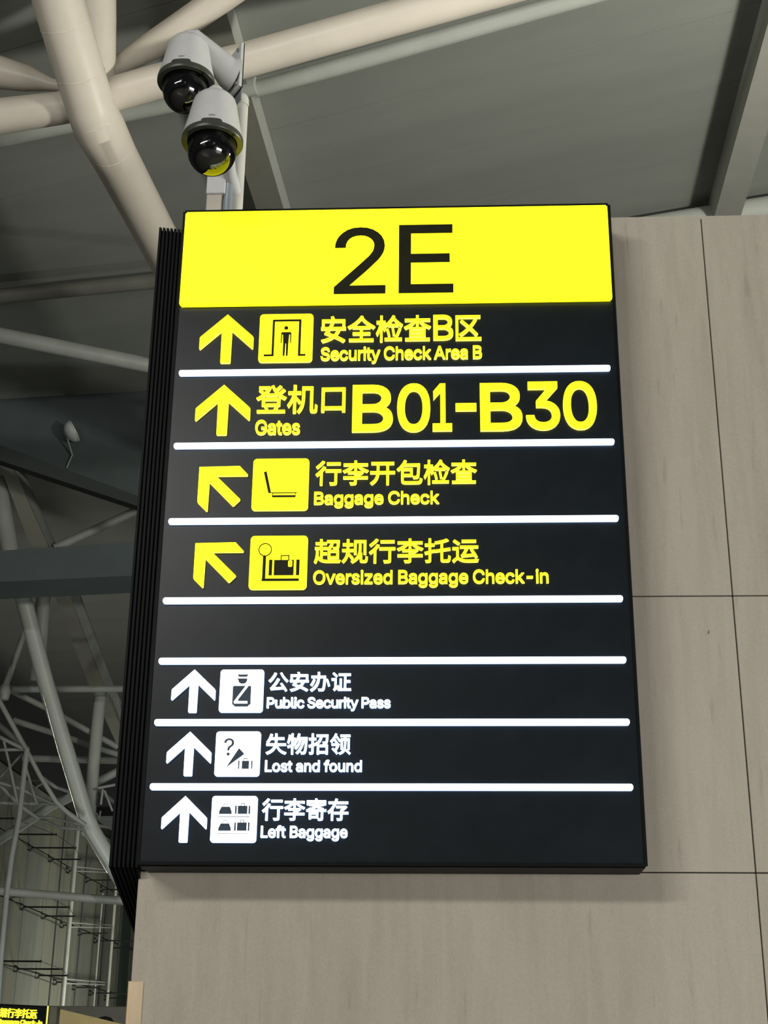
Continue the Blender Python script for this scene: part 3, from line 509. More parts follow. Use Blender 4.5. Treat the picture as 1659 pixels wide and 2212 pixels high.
def glyph_mesh(ch, bold, mats):
    """raised character: outline in its own x-y plane, front face towards +z, unit thickness"""
    key = (ch, bold, mats)
    if key in GM: return GM[key]
    adv, polys = decode(ch)
    if bold: polys = embolden(polys, bold)
    co = []; ed = []
    for pl in polys:
        n0 = len(co); co += [Vector(p) for p in pl]
        ed += [(n0 + i, n0 + (i + 1) % len(pl)) for i in range(len(pl))]
    vv, ee, ff, _a, _b, _c = delaunay_2d_cdt(co, ed, [], 0, 1e-5)
    keep = [f for f in ff if winding((sum(vv[i].x for i in f) / len(f), sum(vv[i].y for i in f) / len(f)), polys) != 0]
    bm = bmesh.new()
    top = [bm.verts.new((v.x, v.y, 1.0)) for v in vv]
    count = {}
    for f in keep:
        a2 = sum(vv[f[i - 1]].x * vv[f[i]].y - vv[f[i]].x * vv[f[i - 1]].y for i in range(len(f)))
        f = f if a2 > 0 else f[::-1]
        bm.faces.new([top[i] for i in f]).material_index = 0
        for i in range(len(f)): count[(f[i - 1], f[i])] = 1
    low = {}
    for (i, j) in count:
        if (j, i) in count: continue
        for k in (i, j):
            if k not in low: low[k] = bm.verts.new((vv[k].x, vv[k].y, 0.0))
        bm.faces.new((top[i], low[i], low[j], top[j])).material_index = len(mats) - 1
    for v in [v for v in bm.verts if not v.link_faces]: bm.verts.remove(v)
    bmesh.ops.dissolve_limit(bm, angle_limit=0.01, verts=bm.verts, edges=[e for e in bm.edges if len(e.link_faces) == 2 and all(abs(f.normal.z) > 0.9 for f in e.link_faces)], delimit={'MATERIAL'})
    me = mesh_of(bm, 'letter', list(mats))
    xs = [x for pl in polys for x, y in pl]; yy = [y for pl in polys for x, y in pl]
    GM[key] = (me, adv, min(xs), max(xs), min(yy), max(yy))
    return GM[key]
UPRIGHT = (math.pi / 2, 0, 0)

class SignFace:
    """a plane with axes: x along the sign, z up, fy towards the back; parts are placed in the root's frame"""
    def __init__(self, root): self.root = root
    def local(self, part): return part.location
def text(part, s, x0, x1, zb, zt, bold, mats, y, depth, latin, track=0.0, names='letter'):
    """characters fill x0..x1, capitals (or the full characters) fill zb..zt; coordinates are the root's"""
    gs = []; pen = 0.0; lo = 9; hi = -9
    for ch in s:
        if ch == ' ': pen += 0.30 + track * 2.2; gs.append(None); continue
        g = glyph_mesh(ch, bold, mats); gs.append((g, pen))
        pen += g[1] + track
        lo = min(lo, g[4]); hi = max(hi, g[5])
    vis = [g for g in gs if g]
    left = vis[0][1] + vis[0][0][2]; right = vis[-1][1] + vis[-1][0][3]
    sx = (x1 - x0) / (right - left)
    if latin: lo, hi = -bold, 0.814 + bold
    sz = (zt - zb) / (hi - lo)
    pl = part.location
    for g in gs:
        if not g: continue
        o = link(names, g[0][0], part, (x0 + (g[1] - left) * sx - pl.x, y - pl.y, zb - lo * sz - pl.z), UPRIGHT, (sx, sz, depth))
def prism(part, name, polys, y, depth, mats, bevel=0.0):
    """raised flat shapes from outlines in (x, z) root coordinates; front at y - depth"""
    bm = bmesh.new()
    for k, pl in enumerate(polys):
        f = [bm.verts.new((x, y - depth, z)) for x, z in pl]; b = [bm.verts.new((x, y, z)) for x, z in pl]
        try: fc = bm.faces.new(f)
        except ValueError: continue
        fc.material_index = 0
        n = len(pl)
        for i in range(n):
            q = bm.faces.new((f[i], b[i], b[(i + 1) % n], f[(i + 1) % n])); q.material_index = len(mats) - 1
    bmesh.ops.recalc_face_normals(bm, faces=bm.faces)
    lo = Vector((min(v.co[i] for v in bm.verts) for i in range(3))); hi = Vector((max(v.co[i] for v in bm.verts) for i in range(3)))
    c = (lo + hi) / 2
    for v in bm.verts: v.co -= c
    me = mesh_of(bm, name, mats)
    pl = part.location if part.parent else Vector((0, 0, 0))
    return link(name, me, part, c - pl)
def rounded(x0, x1, z0, z1, r, n=5):
    out = []
    for cx_, cz_, a0 in ((x1 - r, z1 - r, 0), (x0 + r, z1 - r, 90), (x0 + r, z0 + r, 180), (x1 - r, z0 + r, 270)):
        for i in range(n + 1):
            a = math.radians(a0 + 90 * i / n); out.append((cx_ + r * math.cos(a), cz_ + r * math.sin(a)))
    return out
def up_arrow():
    return [(.5, 0), (.985, .455), (1, .48), (1, .70), (.985, .715), (.595, .345), (.592, .985), (.58, 1), (.42, 1), (.408, .985), (.405, .345), (.015, .715), (0, .70), (0, .48), (.015, .455)]
def nw_arrow():
    p = [(150, 212), (600, 205), (692, 300), (688, 315), (345, 315), (618, 572), (620, 582), (552, 648), (540, 648), (270, 385), (266, 700), (255, 706), (156, 612), (150, 598)]
    return [((x - 150) / 545, (y - 205) / 502) for x, y in p]

SX0, SX1, SZ0, SZ1 = -1.086, 0.662, 2.287, 4.921
SY = -0.006                                          # front of the black row panels
sign = thing('wayfinding_sign', 'tall black illuminated directory sign with yellow 2E header, fixed to the stone wall', 'sign', ((SX0 + SX1) / 2, 0.09, SZ0))
SO = Vector(sign.location)
def S(px, py, Y=SY):
    p = at(px, py, Y); return p.x - SO.x, p.z - SO.z
YB = SY - SO.y
place('cabinet', box((SX0, 0.0, SZ0 + 0.012), (SX1, CY0 - 0.001, SZ1), 0.004, 1), 'sign_black_metal', sign)
place('bottom_tray', box((SX0 + 0.004, 0.012, SZ0 - 0.004), (SX1 - 0.004, CY0 - 0.001, SZ0 + 0.010), 0.003, 1), 'sign_black_metal', sign)
place('edge_trim', box((SX0, -0.010, SZ0), (SX0 + 0.010, 0.0, SZ1)), 'sign_black_metal', sign)
place('edge_trim', box((SX1 - 0.010, -0.010, SZ0), (SX1, 0.0, SZ1)), 'sign_black_metal', sign)
place('edge_trim', box((SX0 + 0.010, -0.010, SZ0), (SX1 - 0.010, 0.0, SZ0 + 0.010)), 'sign_black_metal', sign)
place('edge_trim', box((SX0 + 0.010, -0.022, SZ1 - 0.009), (SX1 - 0.010, 0.0, SZ1)), 'sign_black_metal', sign)
# header light box
hz0 = at(850, 651, -0.03).z; hz1 = SZ1 - 0.013
hd = box((SX0 + 0.014, -0.034, hz0), (SX1 - 0.015, 0.0, hz1), 0.006, 3)
header = place('header_panel', hd, 'yellow_header', sign, smooth=40)
header['label'] = 'glowing yellow header panel reading 2E'
def S2(px, py): return S(px, py, -0.034)
for ch, b in (('2', (722.7, 833.5, 492, 635)), ('E', (861.5, 979, 486, 633))):
    x0 = S2(b[0], (b[2] + b[3]) / 2)[0]; x1 = S2(b[1], (b[2] + b[3]) / 2)[0]
    zt = S2((b[0] + b[1]) / 2, b[2])[1]; zb = S2((b[0] + b[1]) / 2, b[3])[1]
    text(header, ch, x0, x1, zb, zt, 0.006, ('print_yellow_dark',), -0.0335 - SO.y, 0.004, ch == 'E')
zsep = [4.1757, 3.8625, 3.5509, 3.2376, 3.0078, 2.7819, 2.5528]
sep_x0, sep_x1 = -1.0564 - SO.x, 0.6263 - SO.x
zb_ = [hz0] + zsep + [SZ0 + 0.010]
row_lab = ['black row panel with yellow lettering for Security Check Area B', 'black row panel with yellow lettering for Gates B01-B30',
           'black row panel with yellow lettering for Baggage Check', 'black row panel with yellow lettering for Oversized Baggage Check-in',
           'blank black row panel', 'black row panel with white lettering for Public Security Pass',
           'black row panel with white lettering for Lost and found', 'black row panel with white lettering for Left Baggage']
rows = []
for i in range(8):
    bm = box((SX0 + 0.010, SY, zb_[i + 1] + 0.0002), (SX1 - 0.010, 0.0, zb_[i] - 0.0002))
    r = place('row_panel', bm, 'sign_black', sign); r['label'] = row_lab[i]; rows.append(r)
bar_me = None
for i, z in enumerate(zsep):
    zz = z - SO.z
    o = prism(sign, 'light_bar', [rounded(sep_x0, sep_x1, zz - 0.0115, zz + 0.0115, 0.009)], YB, 0.012, ('bar_light', 'white_side'))
YEL = ('yellow_light', 'yellow_side'); WHI = ('white_light', 'white_side')
def sl(y): return -0.0217 + (y - 453) * 0.0284 / 1250
def line(row, s, b, bold, mats, latin, track=0.0):
    x0p, x1p, yt, yb = b; xc = (x0p + x1p) / 2; ym = (yt + yb) / 2; k = sl(ym)
    x0 = S(x0p, ym + k * (x0p - xc))[0]; x1 = S(x1p, ym + k * (x1p - xc))[0]
    text(rows[row], s, x0, x1, S(xc, yb)[1], S(xc, yt)[1], bold, mats, YB, 0.012, latin, track)
def shape(row, name, fn, b, mats, depth=0.012):
    x0p, x1p, yt, yb = b; xc = (x0p + x1p) / 2; yc = (yt + yb) / 2
    x0, x1 = S(x0p, yc)[0], S(x1p, yc)[0]; zt, zb = S(xc, yt)[1], S(xc, yb)[1]
    return prism(rows[row], name, [[(x0 + (x1 - x0) * u, zt + (zb - zt) * v) for u, v in fn]], YB, depth, mats)
def tile(row, b, mats):
    x0p, x1p, yt, yb = b; xc = (x0p + x1p) / 2; yc = (yt + yb) / 2
    x0, x1 = S(x0p, yc)[0], S(x1p, yc)[0]; zt, zb = S(xc, yt)[1], S(xc, yb)[1]
    prism(rows[row], 'pictogram_tile', [rounded(x0, x1, zb, zt, (x1 - x0) * 0.07)], YB, 0.010, mats)
    return lambda u, v: (x0 + (x1 - x0) * u, zt + (zb - zt) * v)
def rect(u0, u1, v0, v1): return [(u0, v0), (u1, v0), (u1, v1), (u0, v1)]
def ring(cx_, cy_, r1, r0, a0=0, a1=360, n=28, asp=1.0):
    out = []
    for i in range(n):
        a, b = math.radians(a0 + (a1 - a0) * i / n), math.radians(a0 + (a1 - a0) * (i + 1) / n)
        out.append([(cx_ + r1 * math.cos(a), cy_ - r1 * math.sin(a) * asp), (cx_ + r1 * math.cos(b), cy_ - r1 * math.sin(b) * asp),
                    (cx_ + r0 * math.cos(b), cy_ - r0 * math.sin(b) * asp), (cx_ + r0 * math.cos(a), cy_ - r0 * math.sin(a) * asp)])
    return out
def disc(cx_, cy_, r, n=20, asp=1.0): return [(cx_ + r * math.cos(2 * math.pi * i / n), cy_ - r * asp * math.sin(2 * math.pi * i / n)) for i in range(n)]
def frame_rect(u0, u1, v0, v1, t): return [rect(u0, u1, v0, v0 + t), rect(u0, u0 + t, v0 + t, v1), rect(u1 - t, u1, v0 + t, v1)]
def picto(row, m, polys, matn, name='pictogram', y=0.010, depth=0.0016):
    return prism(rows[row], name, [[m(u, v) for u, v in pl] for pl in polys], YB - y + 0.0002, depth, (matn,))
DY, DW = 'print_yellow_dark', 'print_white_dark'

# row: Security Check Area B
shape(0, 'arrow', up_arrow(), (432.5, 548, 682.5, 786.7), YEL)
m = tile(0, (560.5, 676, 681, 784.5), YEL)
picto(0, m, [rect(.243, .78, .118, .16), rect(.243, .285, .16, .84), rect(.735, .78, .16, .84), rect(.10, .285, .84, .88), rect(.735, .875, .84, .88)], DY)
picto(0, m, [disc(.5, .295, .038), [(.41, .40), (.425, .383), (.585, .383), (.60, .40), (.60, .61), (.582, .61), (.578, .43), (.562, .43), (.55, .60), (.545, .875), (.512, .875), (.508, .62), (.495, .62), (.487, .875), (.452, .875), (.452, .60), (.443, .43), (.430, .43), (.425, .61), (.408, .61)]], DY, 'pictogram_figure')
line(0, '安全检查', (694, 931, 684, 741), 0.011, YEL, False)
line(0, 'B', (936, 979, 683, 736.5), 0.014, YEL, True)
line(0, '区', (984, 1039.5, 684, 737), 0.011, YEL, False)
line(0, 'Security Check Area B', (693, 1041, 751, 778.5), 0.019, YEL, True, -0.03)
# row: Gates
shape(1, 'arrow', up_arrow(), (423.5, 541, 834, 942), YEL)
line(1, '登机口', (554, 746.5, 834, 895), 0.011, YEL, False)
line(1, 'Gates', (552, 648.5, 909.5, 940.5), 0.019, YEL, True, -0.03)
for ch, b in (('B', (761.5, 849, 834, 935)), ('0', (858, 929.5, 831, 935)), ('1', (934.6, 976.4, 831, 933)), ('-', (984, 1029, 0, 0)), ('B', (1037, 1128, 830, 932.5)), ('3', (1135.5, 1209, 827, 931)), ('0', (1216, 1288.7, 826, 930))):
    if ch == '-': shape(1, 'letter', rect(0, 1, 0, 1), (984, 1029, 873.6, 889.5), YEL)
    else: line(1, ch, b, 0.022, YEL, ch in 'B1')
# row: Baggage Check
shape(2, 'arrow', nw_arrow(), (429, 535, 1009.5, 1106.6), YEL)
m = tile(2, (546, 667, 993, 1104.5), YEL)
picto(2, m, [[(.195, .262), (.245, .248), (.337, .655), (.290, .667)], [(.337, .655), (.375, .664), (.375, .672), (.30, .668)], rect(.355, .80, .659, .676), rect(.358, .778, .712, .752), rect(.358, .370, .676, .712), rect(.766, .778, .676, .712)], DY)
line(2, '行李开包检查', (682, 1030, 996, 1049), 0.011, YEL, False)
line(2, 'Baggage Check', (679, 949, 1063.5, 1090.5), 0.019, YEL, True, -0.025)
# row: Oversized Baggage Check-in
shape(3, 'arrow', nw_arrow(), (420.3, 525.8, 1174, 1271.3), YEL)
m = tile(3, (540, 664, 1159.5, 1275), YEL)
picto(3, m, ring(.262, .262, .118, .101, asp=1.06) + [rect(.228, .283, .385, .80), rect(.222, .868, .80, .848), [(.262, .25), (.272, .255), (.286, .228), (.278, .225)]], DY)
picto(3, m, [rect(.427, .770, .455, .742), rect(.338, .396, .45, .742), rect(.812, .870, .45, .742)] + frame_rect(.540, .688, .365, .455, .017), DY, 'pictogram_suitcase')
picto(3, m, [rounded(.672, .742, .468, .585, .018, 3)], 'yellow_light', 'pictogram_tag', y=0.0114, depth=0.0008)
picto(3, m, [disc(.706, .497, .010, 10), rect(.695, .718, .528, .542)], DY, 'pictogram_mark', y=0.0120, depth=0.0006)
line(3, '超规行李托运', (679, 1034, 1165.5, 1218), 0.011, YEL, False)
line(3, 'Oversized Baggage Check-in', (677, 1184.5, 1233, 1262), 0.019, YEL, True, -0.025)
# row: Public Security Pass
shape(5, 'arrow', up_arrow(), (372, 466, 1448, 1540.6), WHI)
m = tile(5, (475.5, 569.5, 1448, 1540), WHI)
picto(5, m, [[(.39, .117), (.645, .117), (.61, .172), (.43, .172)], [(.385, .21), (.62, .21), (.62, .26), (.595, .31), (.55, .334), (.48, .334), (.43, .30), (.415, .245)], [(.30, .40), (.32, .385), (.70, .385), (.72, .40), (.72, .815), (.68, .838), (.66, .87), (.36, .87), (.34, .838), (.30, .815)]], DW)
picto(5, m, [[(.595, .385), (.66, .385), (.435, .70), (.43, .742), (.645, .742), (.65, .80), (.345, .80), (.335, .755)]], 'white_light', 'pictogram_sash', y=0.0114, depth=0.0008)
line(5, '公安办证', (580.5, 759, 1453, 1495), 0.013, WHI, False)
line(5, 'Public Security Pass', (577, 844, 1507.5, 1530.5), 0.026, WHI, True, -0.035)
# row: Lost and found
shape(6, 'arrow', up_arrow(), (361.5, 457, 1582, 1677.3), WHI)
m = tile(6, (466, 562.5, 1581.4, 1678), WHI)
picto(6, m, [[(.526, .374), (.653, .506), (.258, .805)]], DW, 'pictogram_umbrella')
picto(6, m, [[(.63, .405), (.64, .415), (.775, .275), (.765, .265)], [(.765, .265), (.775, .275), (.80, .275), (.815, .295), (.825, .29), (.81, .262)]], 'white_side', 'pictogram_handle')
picto(6, m, [rect(.605, .765, .66, .838), rect(.522, .550, .655, .838), rect(.812, .84, .655, .838)] + frame_rect(.638, .728, .60, .66, .014), DW, 'pictogram_suitcase')
qa = m(.185, .545); qb = m(.41, .155)
text(rows[6], '?', qa[0], qb[0], qa[1], qb[1], 0.004, (DW,), YB - 0.0098, 0.0016, False, names='pictogram_question_mark')
line(6, '失物招领', (575, 758, 1585.5, 1631), 0.013, WHI, False)
line(6, 'Lost and found', (573, 782, 1643.5, 1668), 0.026, WHI, True, -0.01)
# row: Left Baggage
shape(7, 'arrow', up_arrow(), (350.5, 447.5, 1720.6, 1820.7), WHI)
m = tile(7, (457, 555.5, 1720.6, 1821), WHI)
for dv in (0.0, 0.362):
    picto(7, m, [[(.215, .232 + dv), (.40, .232 + dv), (.44, .33 + dv), (.445, .39 + dv), (.165, .39 + dv), (.17, .33 + dv)]] + ring(.31, .228 + dv, .066, .054, 5, 175, 14), DW, 'pictogram_bag')
    picto(7, m, [rect(.575, .785, .21 + dv, .388 + dv), rect(.515, .55, .208 + dv, .388 + dv), rect(.812, .847, .208 + dv, .388 + dv)] + frame_rect(.638, .725, .155 + dv, .21 + dv, .014), DW, 'pictogram_suitcase')
    picto(7, m, [rect(.15, .84, .443 + dv, .457 + dv)], DW, 'pictogram_shelf')
line(7, '行李寄存', (566.5, 753, 1725.5, 1773.5), 0.013, WHI, False)
line(7, 'Left Baggage', (564, 751, 1785, 1810.5), 0.026, WHI, True, -0.01)

# ---- louvred black casing on the wall block's left flank
side = thing('louvred_casing', 'black casing of stacked vertical plates on the stone wall left flank, beside the sign', 'casing', (-1.16, 0.12, 2.1))
n_s = 7; pitch = 0.105 / n_s
for i in range(n_s):
    x = -1.207 + i * pitch
    yf = 0.10 + 0.003 * i
    prof = [(yf, 4.921), (0.60, 4.921), (0.60, 2.112), (yf, 2.293)]
    if x > -1.13: prof = [(yf, 4.921), (0.178, 4.921), (0.178, 2.262), (yf, 2.293)]
    bm = slab([(x, y, z) for y, z in prof], (0.0088, 0, 0))
    place('plate', bm, 'sign_black_metal', side)
    if i < n_s - 1:
        pr2 = [(p[0] + (0.012 if k in (0, 3) else -0.006), p[1] + (-0.012 if k in (0, 1) else 0.014)) for k, p in enumerate(prof)]
        place('spacer', slab([(x + 0.0088, y, z) for y, z in pr2], (pitch - 0.0088, 0, 0)), 'sign_core', side)

# ================================================================== ROOF TRUSS AND PIPES
def run_on(P, L, drop=0.25):
    """carry the last leg of a path on by L metres, stopping at the roof"""
    d = (P[-1] - P[-2]).normalized(); den = d.dot(RN)
    if den > 1e-4:
        t = (RP0 - RN * drop - P[-1]).dot(RN) / den
        if t > 0: L = min(L, t)
    return P[:-1] + [P[-1] + d * L] if L > 0 else P
def member(root, name, pts, w, matn, n=24, taper=None, on=0.0, back=0.0):
    """round steel member through (px, py, Y) stations; w = width in pixels at the first station"""
    P = [at(*p) for p in pts]
    r = rpx(P[0], w)
    rr = [r * (taper[i] if taper else 1.0) for i in range(len(P))]
    if on: P = run_on(P, on)
    if back: P = run_on(P[::-1], back)[::-1]
    return place(name, tube(P, rr, n), matn, root, smooth=40), P, rr
def weld(root, p, d, r, matn='weld'):
    d = Vector(d).normalized()
    bm = bmesh.new(); h = Vector((0, 0, 1)) if abs(d.z) < 0.9 else Vector((1, 0, 0))
    u = d.cross(h).normalized(); w = d.cross(u); pts = [p + (u * math.cos(a) + w * math.sin(a)) * r for a in [2 * math.pi * i / 32 for i in range(33)]]
    add_tube(bm, pts, 0.005, 6, caps=False)
    return place('weld_seam', bm, matn, root, smooth=60)
tr = thing('roof_truss', 'cream painted steel tube truss with a welded node, upper left of the picture', 'truss', at(200, 230, 6.0))
T = 'tube_paint'
ch, P, rr = member(tr, 'main_chord', [(112, -60, 4.9), (125, 0, 5.15), (196, 235, 6.0), (214, 275, 6.15), (247, 338, 6.7), (326, 487, 8.3), (400, 627, 9.7)], 112, T, 32, back=4.0, on=9.0)
def lerp(a, b, t): return a + (b - a) * t
weld(tr, lerp(P[1], P[2], 0.22), P[2] - P[1], rr[1] * 1.0)
weld(tr, lerp(P[1], P[2], 0.68), P[2] - P[1], rr[1] * 1.0)
weld(tr, lerp(P[2], P[3], 0.75), P[3] - P[2], rr[1] * 1.0)
weld(tr, lerp(P[3], P[4], 0.6), P[4] - P[3], rr[1] * 1.0)
member(tr, 'upper_brace', [(204, -60, 5.7), (205, 40, 5.9), (203, 190, 6.15)], 92, T, back=4.0)
member(tr, 'diagonal_brace', [(205, 182, 6.25), (250, 146, 6.3), (330, 98, 6.2), (487, -10, 5.9), (600, -90, 5.7)], 62, T, 24, [0.45, 0.62, 0.95, 1, 1], on=6.0)
member(tr, 'cross_chord', [(200, 216, 6.1), (345, 175, 6.05), (523, 132, 5.9), (830, 45, 5.7), (1300, -86, 5.4)], 74, T, 28, on=9.0)
a_ = at(233, 208, 6.1); b_ = at(260, 200, 6.1)
weld(tr, a_ + (b_ - a_) * 0.4, b_ - a_, rpx(a_, 75))
member(tr, 'cross_chord', [(195, 222, 6.05), (120, 235, 6.1), (0, 251, 6.2), (-120, 268, 6.3)], 70, T, 28, [1, 1.0, 1.1, 1.1], on=8.0)
a_ = at(128, 234, 6.1); b_ = at(0, 251, 6.1)
weld(tr, a_, b_ - a_, rpx(a_, 68))
member(tr, 'diagonal_brace', [(170, 192, 6.25), (112, 183, 6.3), (60, 170, 6.3), (0, 157, 6.3), (-100, 135, 6.3)], 66, T, 24, [0.3, 0.42, 0.85, 1.08, 1.1], on=6.0)

def purlin(label, pts, w, drop, matn, name='roof_pipe', cat='pipe', ends=(1, 1)):
    P = [roof(px, py, drop) for px, py in pts]; r = rpx(P[0], w)
    if ends[0]: P[0] += (P[0] - P[1]).normalized() * 8
    if ends[1]: P[-1] += (P[-1] - P[-2]).normalized() * 8
    bm = tube(P, r, 22)
    return tag(place(name, bm, matn, None, smooth=40), label, cat)
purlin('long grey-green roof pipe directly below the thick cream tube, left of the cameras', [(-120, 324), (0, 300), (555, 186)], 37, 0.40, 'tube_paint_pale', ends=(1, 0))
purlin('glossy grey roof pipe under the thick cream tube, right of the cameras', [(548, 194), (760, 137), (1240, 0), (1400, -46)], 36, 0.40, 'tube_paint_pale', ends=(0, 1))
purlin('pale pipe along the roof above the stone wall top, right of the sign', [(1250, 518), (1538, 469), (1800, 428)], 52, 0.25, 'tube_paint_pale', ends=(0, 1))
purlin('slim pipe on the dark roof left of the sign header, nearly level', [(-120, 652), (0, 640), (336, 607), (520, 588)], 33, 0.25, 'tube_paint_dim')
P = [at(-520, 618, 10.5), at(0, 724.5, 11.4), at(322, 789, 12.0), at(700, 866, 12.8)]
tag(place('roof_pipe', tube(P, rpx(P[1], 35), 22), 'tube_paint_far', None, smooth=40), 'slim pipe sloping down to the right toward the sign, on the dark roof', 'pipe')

# ================================================================== FAR LEFT STRUCTURE
# diagonal dark beam along the lower edge of the bulkhead
def flat_beam(name, label, top, bot, Y, back, matn, cat='beam', side=None):
    """front face between two pixel lines at depths Y (left, right); underside goes back by `back` metres"""
    q = [at(*top[0], Y[0]), at(*top[1], Y[1]), at(*bot[1], Y[1]), at(*bot[0], Y[0])]
    root = thing(name, label, cat, q[3])
    t = Vector((0, back, 0))
    place('web', slab(q, (0, 0.03, 0)), matn, root)
    place('soffit', slab([q[3] + Vector((0, 0.03, 0)), q[2] + Vector((0, 0.03, 0)), q[2] + t, q[3] + t], (0, 0, 0.03)), matn, root)
    return root
flat_beam('diagonal_girder', 'dark diagonal girder sloping down to the right below the round lamp', [(-120, 917), (420, 1116)], [(-120, 955), (420, 1134)], (15.8, 15.8), 0.25, 'girder_dark')
flat_beam('fascia_girder', 'wide flat grey girder crossing level, left of the sign', [(-450, 1218), (700, 1145)], [(-450, 1278), (700, 1224)], (14.8, 15.6), 0.80, 'fascia')
# reflector lamp hung in front of the bulkhead
lp = onb(168, 945) - bn * 0.25
lamp = thing('reflector_lamp', 'small round pale reflector lamp against the dark bulkhead', 'lamp', lp)
ax = Vector((0.80, 0.15, 0.50)).normalized()
rm = ax.to_track_quat('Z', 'Y').to_matrix().to_4x4()
bm = bmesh.new(); R_ = rpx(lp, 48)
add_lathe(bm, [(R_ * math.sin(math.radians(a)), -R_ * 0.8 * math.cos(math.radians(a)) + 0.0) for a in range(0, 91, 10)] + [(R_ * 0.93, 0.0)], 28)
bm.transform(Matrix.Translation(lp) @ rm); place('dish', bm, 'lamp_white', lamp, smooth=50)
bm = bmesh.new(); add_lathe(bm, [(R_ * 0.93, -0.005), (R_ * 1.05, -0.005), (R_ * 1.05, 0.02), (R_ * 0.93, 0.02), (R_ * 0.93, -0.005)], 28)
bm.transform(Matrix.Translation(lp) @ rm); place('rim', bm, 'tube_paint_pale', lamp, smooth=50)
place('hanger', tube([lp - ax * R_ * 0.7, onb(158, 985) - bn * 0.05, onb(145, 1012) - bn * 0.03], 0.012, 8), 'tube_paint_grey', lamp)

# inclined box beams of the far roof (a broad shaded side and a lit edge)
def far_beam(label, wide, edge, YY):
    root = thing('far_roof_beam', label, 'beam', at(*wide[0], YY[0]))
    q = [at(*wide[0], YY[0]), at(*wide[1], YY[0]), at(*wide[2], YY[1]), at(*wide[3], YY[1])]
    place('web', slab(q, (0, 0.05, 0.1)), 'beam_shaded', root)
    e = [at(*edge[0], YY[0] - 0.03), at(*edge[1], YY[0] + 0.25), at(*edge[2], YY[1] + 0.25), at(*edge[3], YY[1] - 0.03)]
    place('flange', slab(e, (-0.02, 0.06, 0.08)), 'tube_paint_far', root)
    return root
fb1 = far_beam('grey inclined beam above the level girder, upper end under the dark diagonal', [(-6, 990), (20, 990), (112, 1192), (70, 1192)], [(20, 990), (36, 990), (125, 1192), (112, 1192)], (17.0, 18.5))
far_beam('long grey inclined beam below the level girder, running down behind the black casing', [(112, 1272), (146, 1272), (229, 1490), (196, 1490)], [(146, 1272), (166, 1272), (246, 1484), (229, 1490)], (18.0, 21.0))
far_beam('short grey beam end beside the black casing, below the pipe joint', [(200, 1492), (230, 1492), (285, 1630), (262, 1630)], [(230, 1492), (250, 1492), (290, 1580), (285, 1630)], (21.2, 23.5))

P = [at(118, 1184, 18.45), at(300, 1101, 18.6), at(420, 1046, 18.7)]
place('strut', tube(P, rpx(P[0], 19), 16), 'tube_paint_far', fb1, smooth=40)
G, PL, DK, FA = 'tube_paint_grey', 'tube_paint_pale', 'tube_paint_dark', 'tube_paint_far'
def pipe(label, pts, w, matn, n=16, taper=None, name='strut'):
    P = [at(*p) for p in pts]; r = rpx(P[0], w)
    rr = [r * (taper[i] if taper else 1) for i in range(len(P))]
    return tag(place(name, tube(P, rr, n), matn, None, smooth=40), label, 'strut')
pipe('short grey tube at the left picture edge above the level girder', [(-6, 1035, 17.6), (6, 1105, 17.6), (26, 1215, 17.6)], 38, G)

# leaning column truss in the middle distance
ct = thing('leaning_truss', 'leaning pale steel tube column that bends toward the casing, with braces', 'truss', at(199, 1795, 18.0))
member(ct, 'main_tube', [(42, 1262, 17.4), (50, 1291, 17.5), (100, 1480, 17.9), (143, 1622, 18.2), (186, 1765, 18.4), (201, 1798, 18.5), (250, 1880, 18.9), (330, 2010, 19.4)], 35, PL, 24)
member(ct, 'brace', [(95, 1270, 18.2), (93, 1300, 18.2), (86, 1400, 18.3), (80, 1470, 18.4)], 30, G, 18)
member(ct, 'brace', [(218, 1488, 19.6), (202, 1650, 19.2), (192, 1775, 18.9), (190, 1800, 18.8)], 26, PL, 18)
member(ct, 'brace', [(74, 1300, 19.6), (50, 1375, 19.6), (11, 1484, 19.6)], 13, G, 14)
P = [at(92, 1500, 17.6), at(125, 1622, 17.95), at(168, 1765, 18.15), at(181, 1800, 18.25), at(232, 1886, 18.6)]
place('bright_line', tube(P, 0.008, 8), 'bright_metal', ct, smooth=60)  # thin bright metal line along the main tube

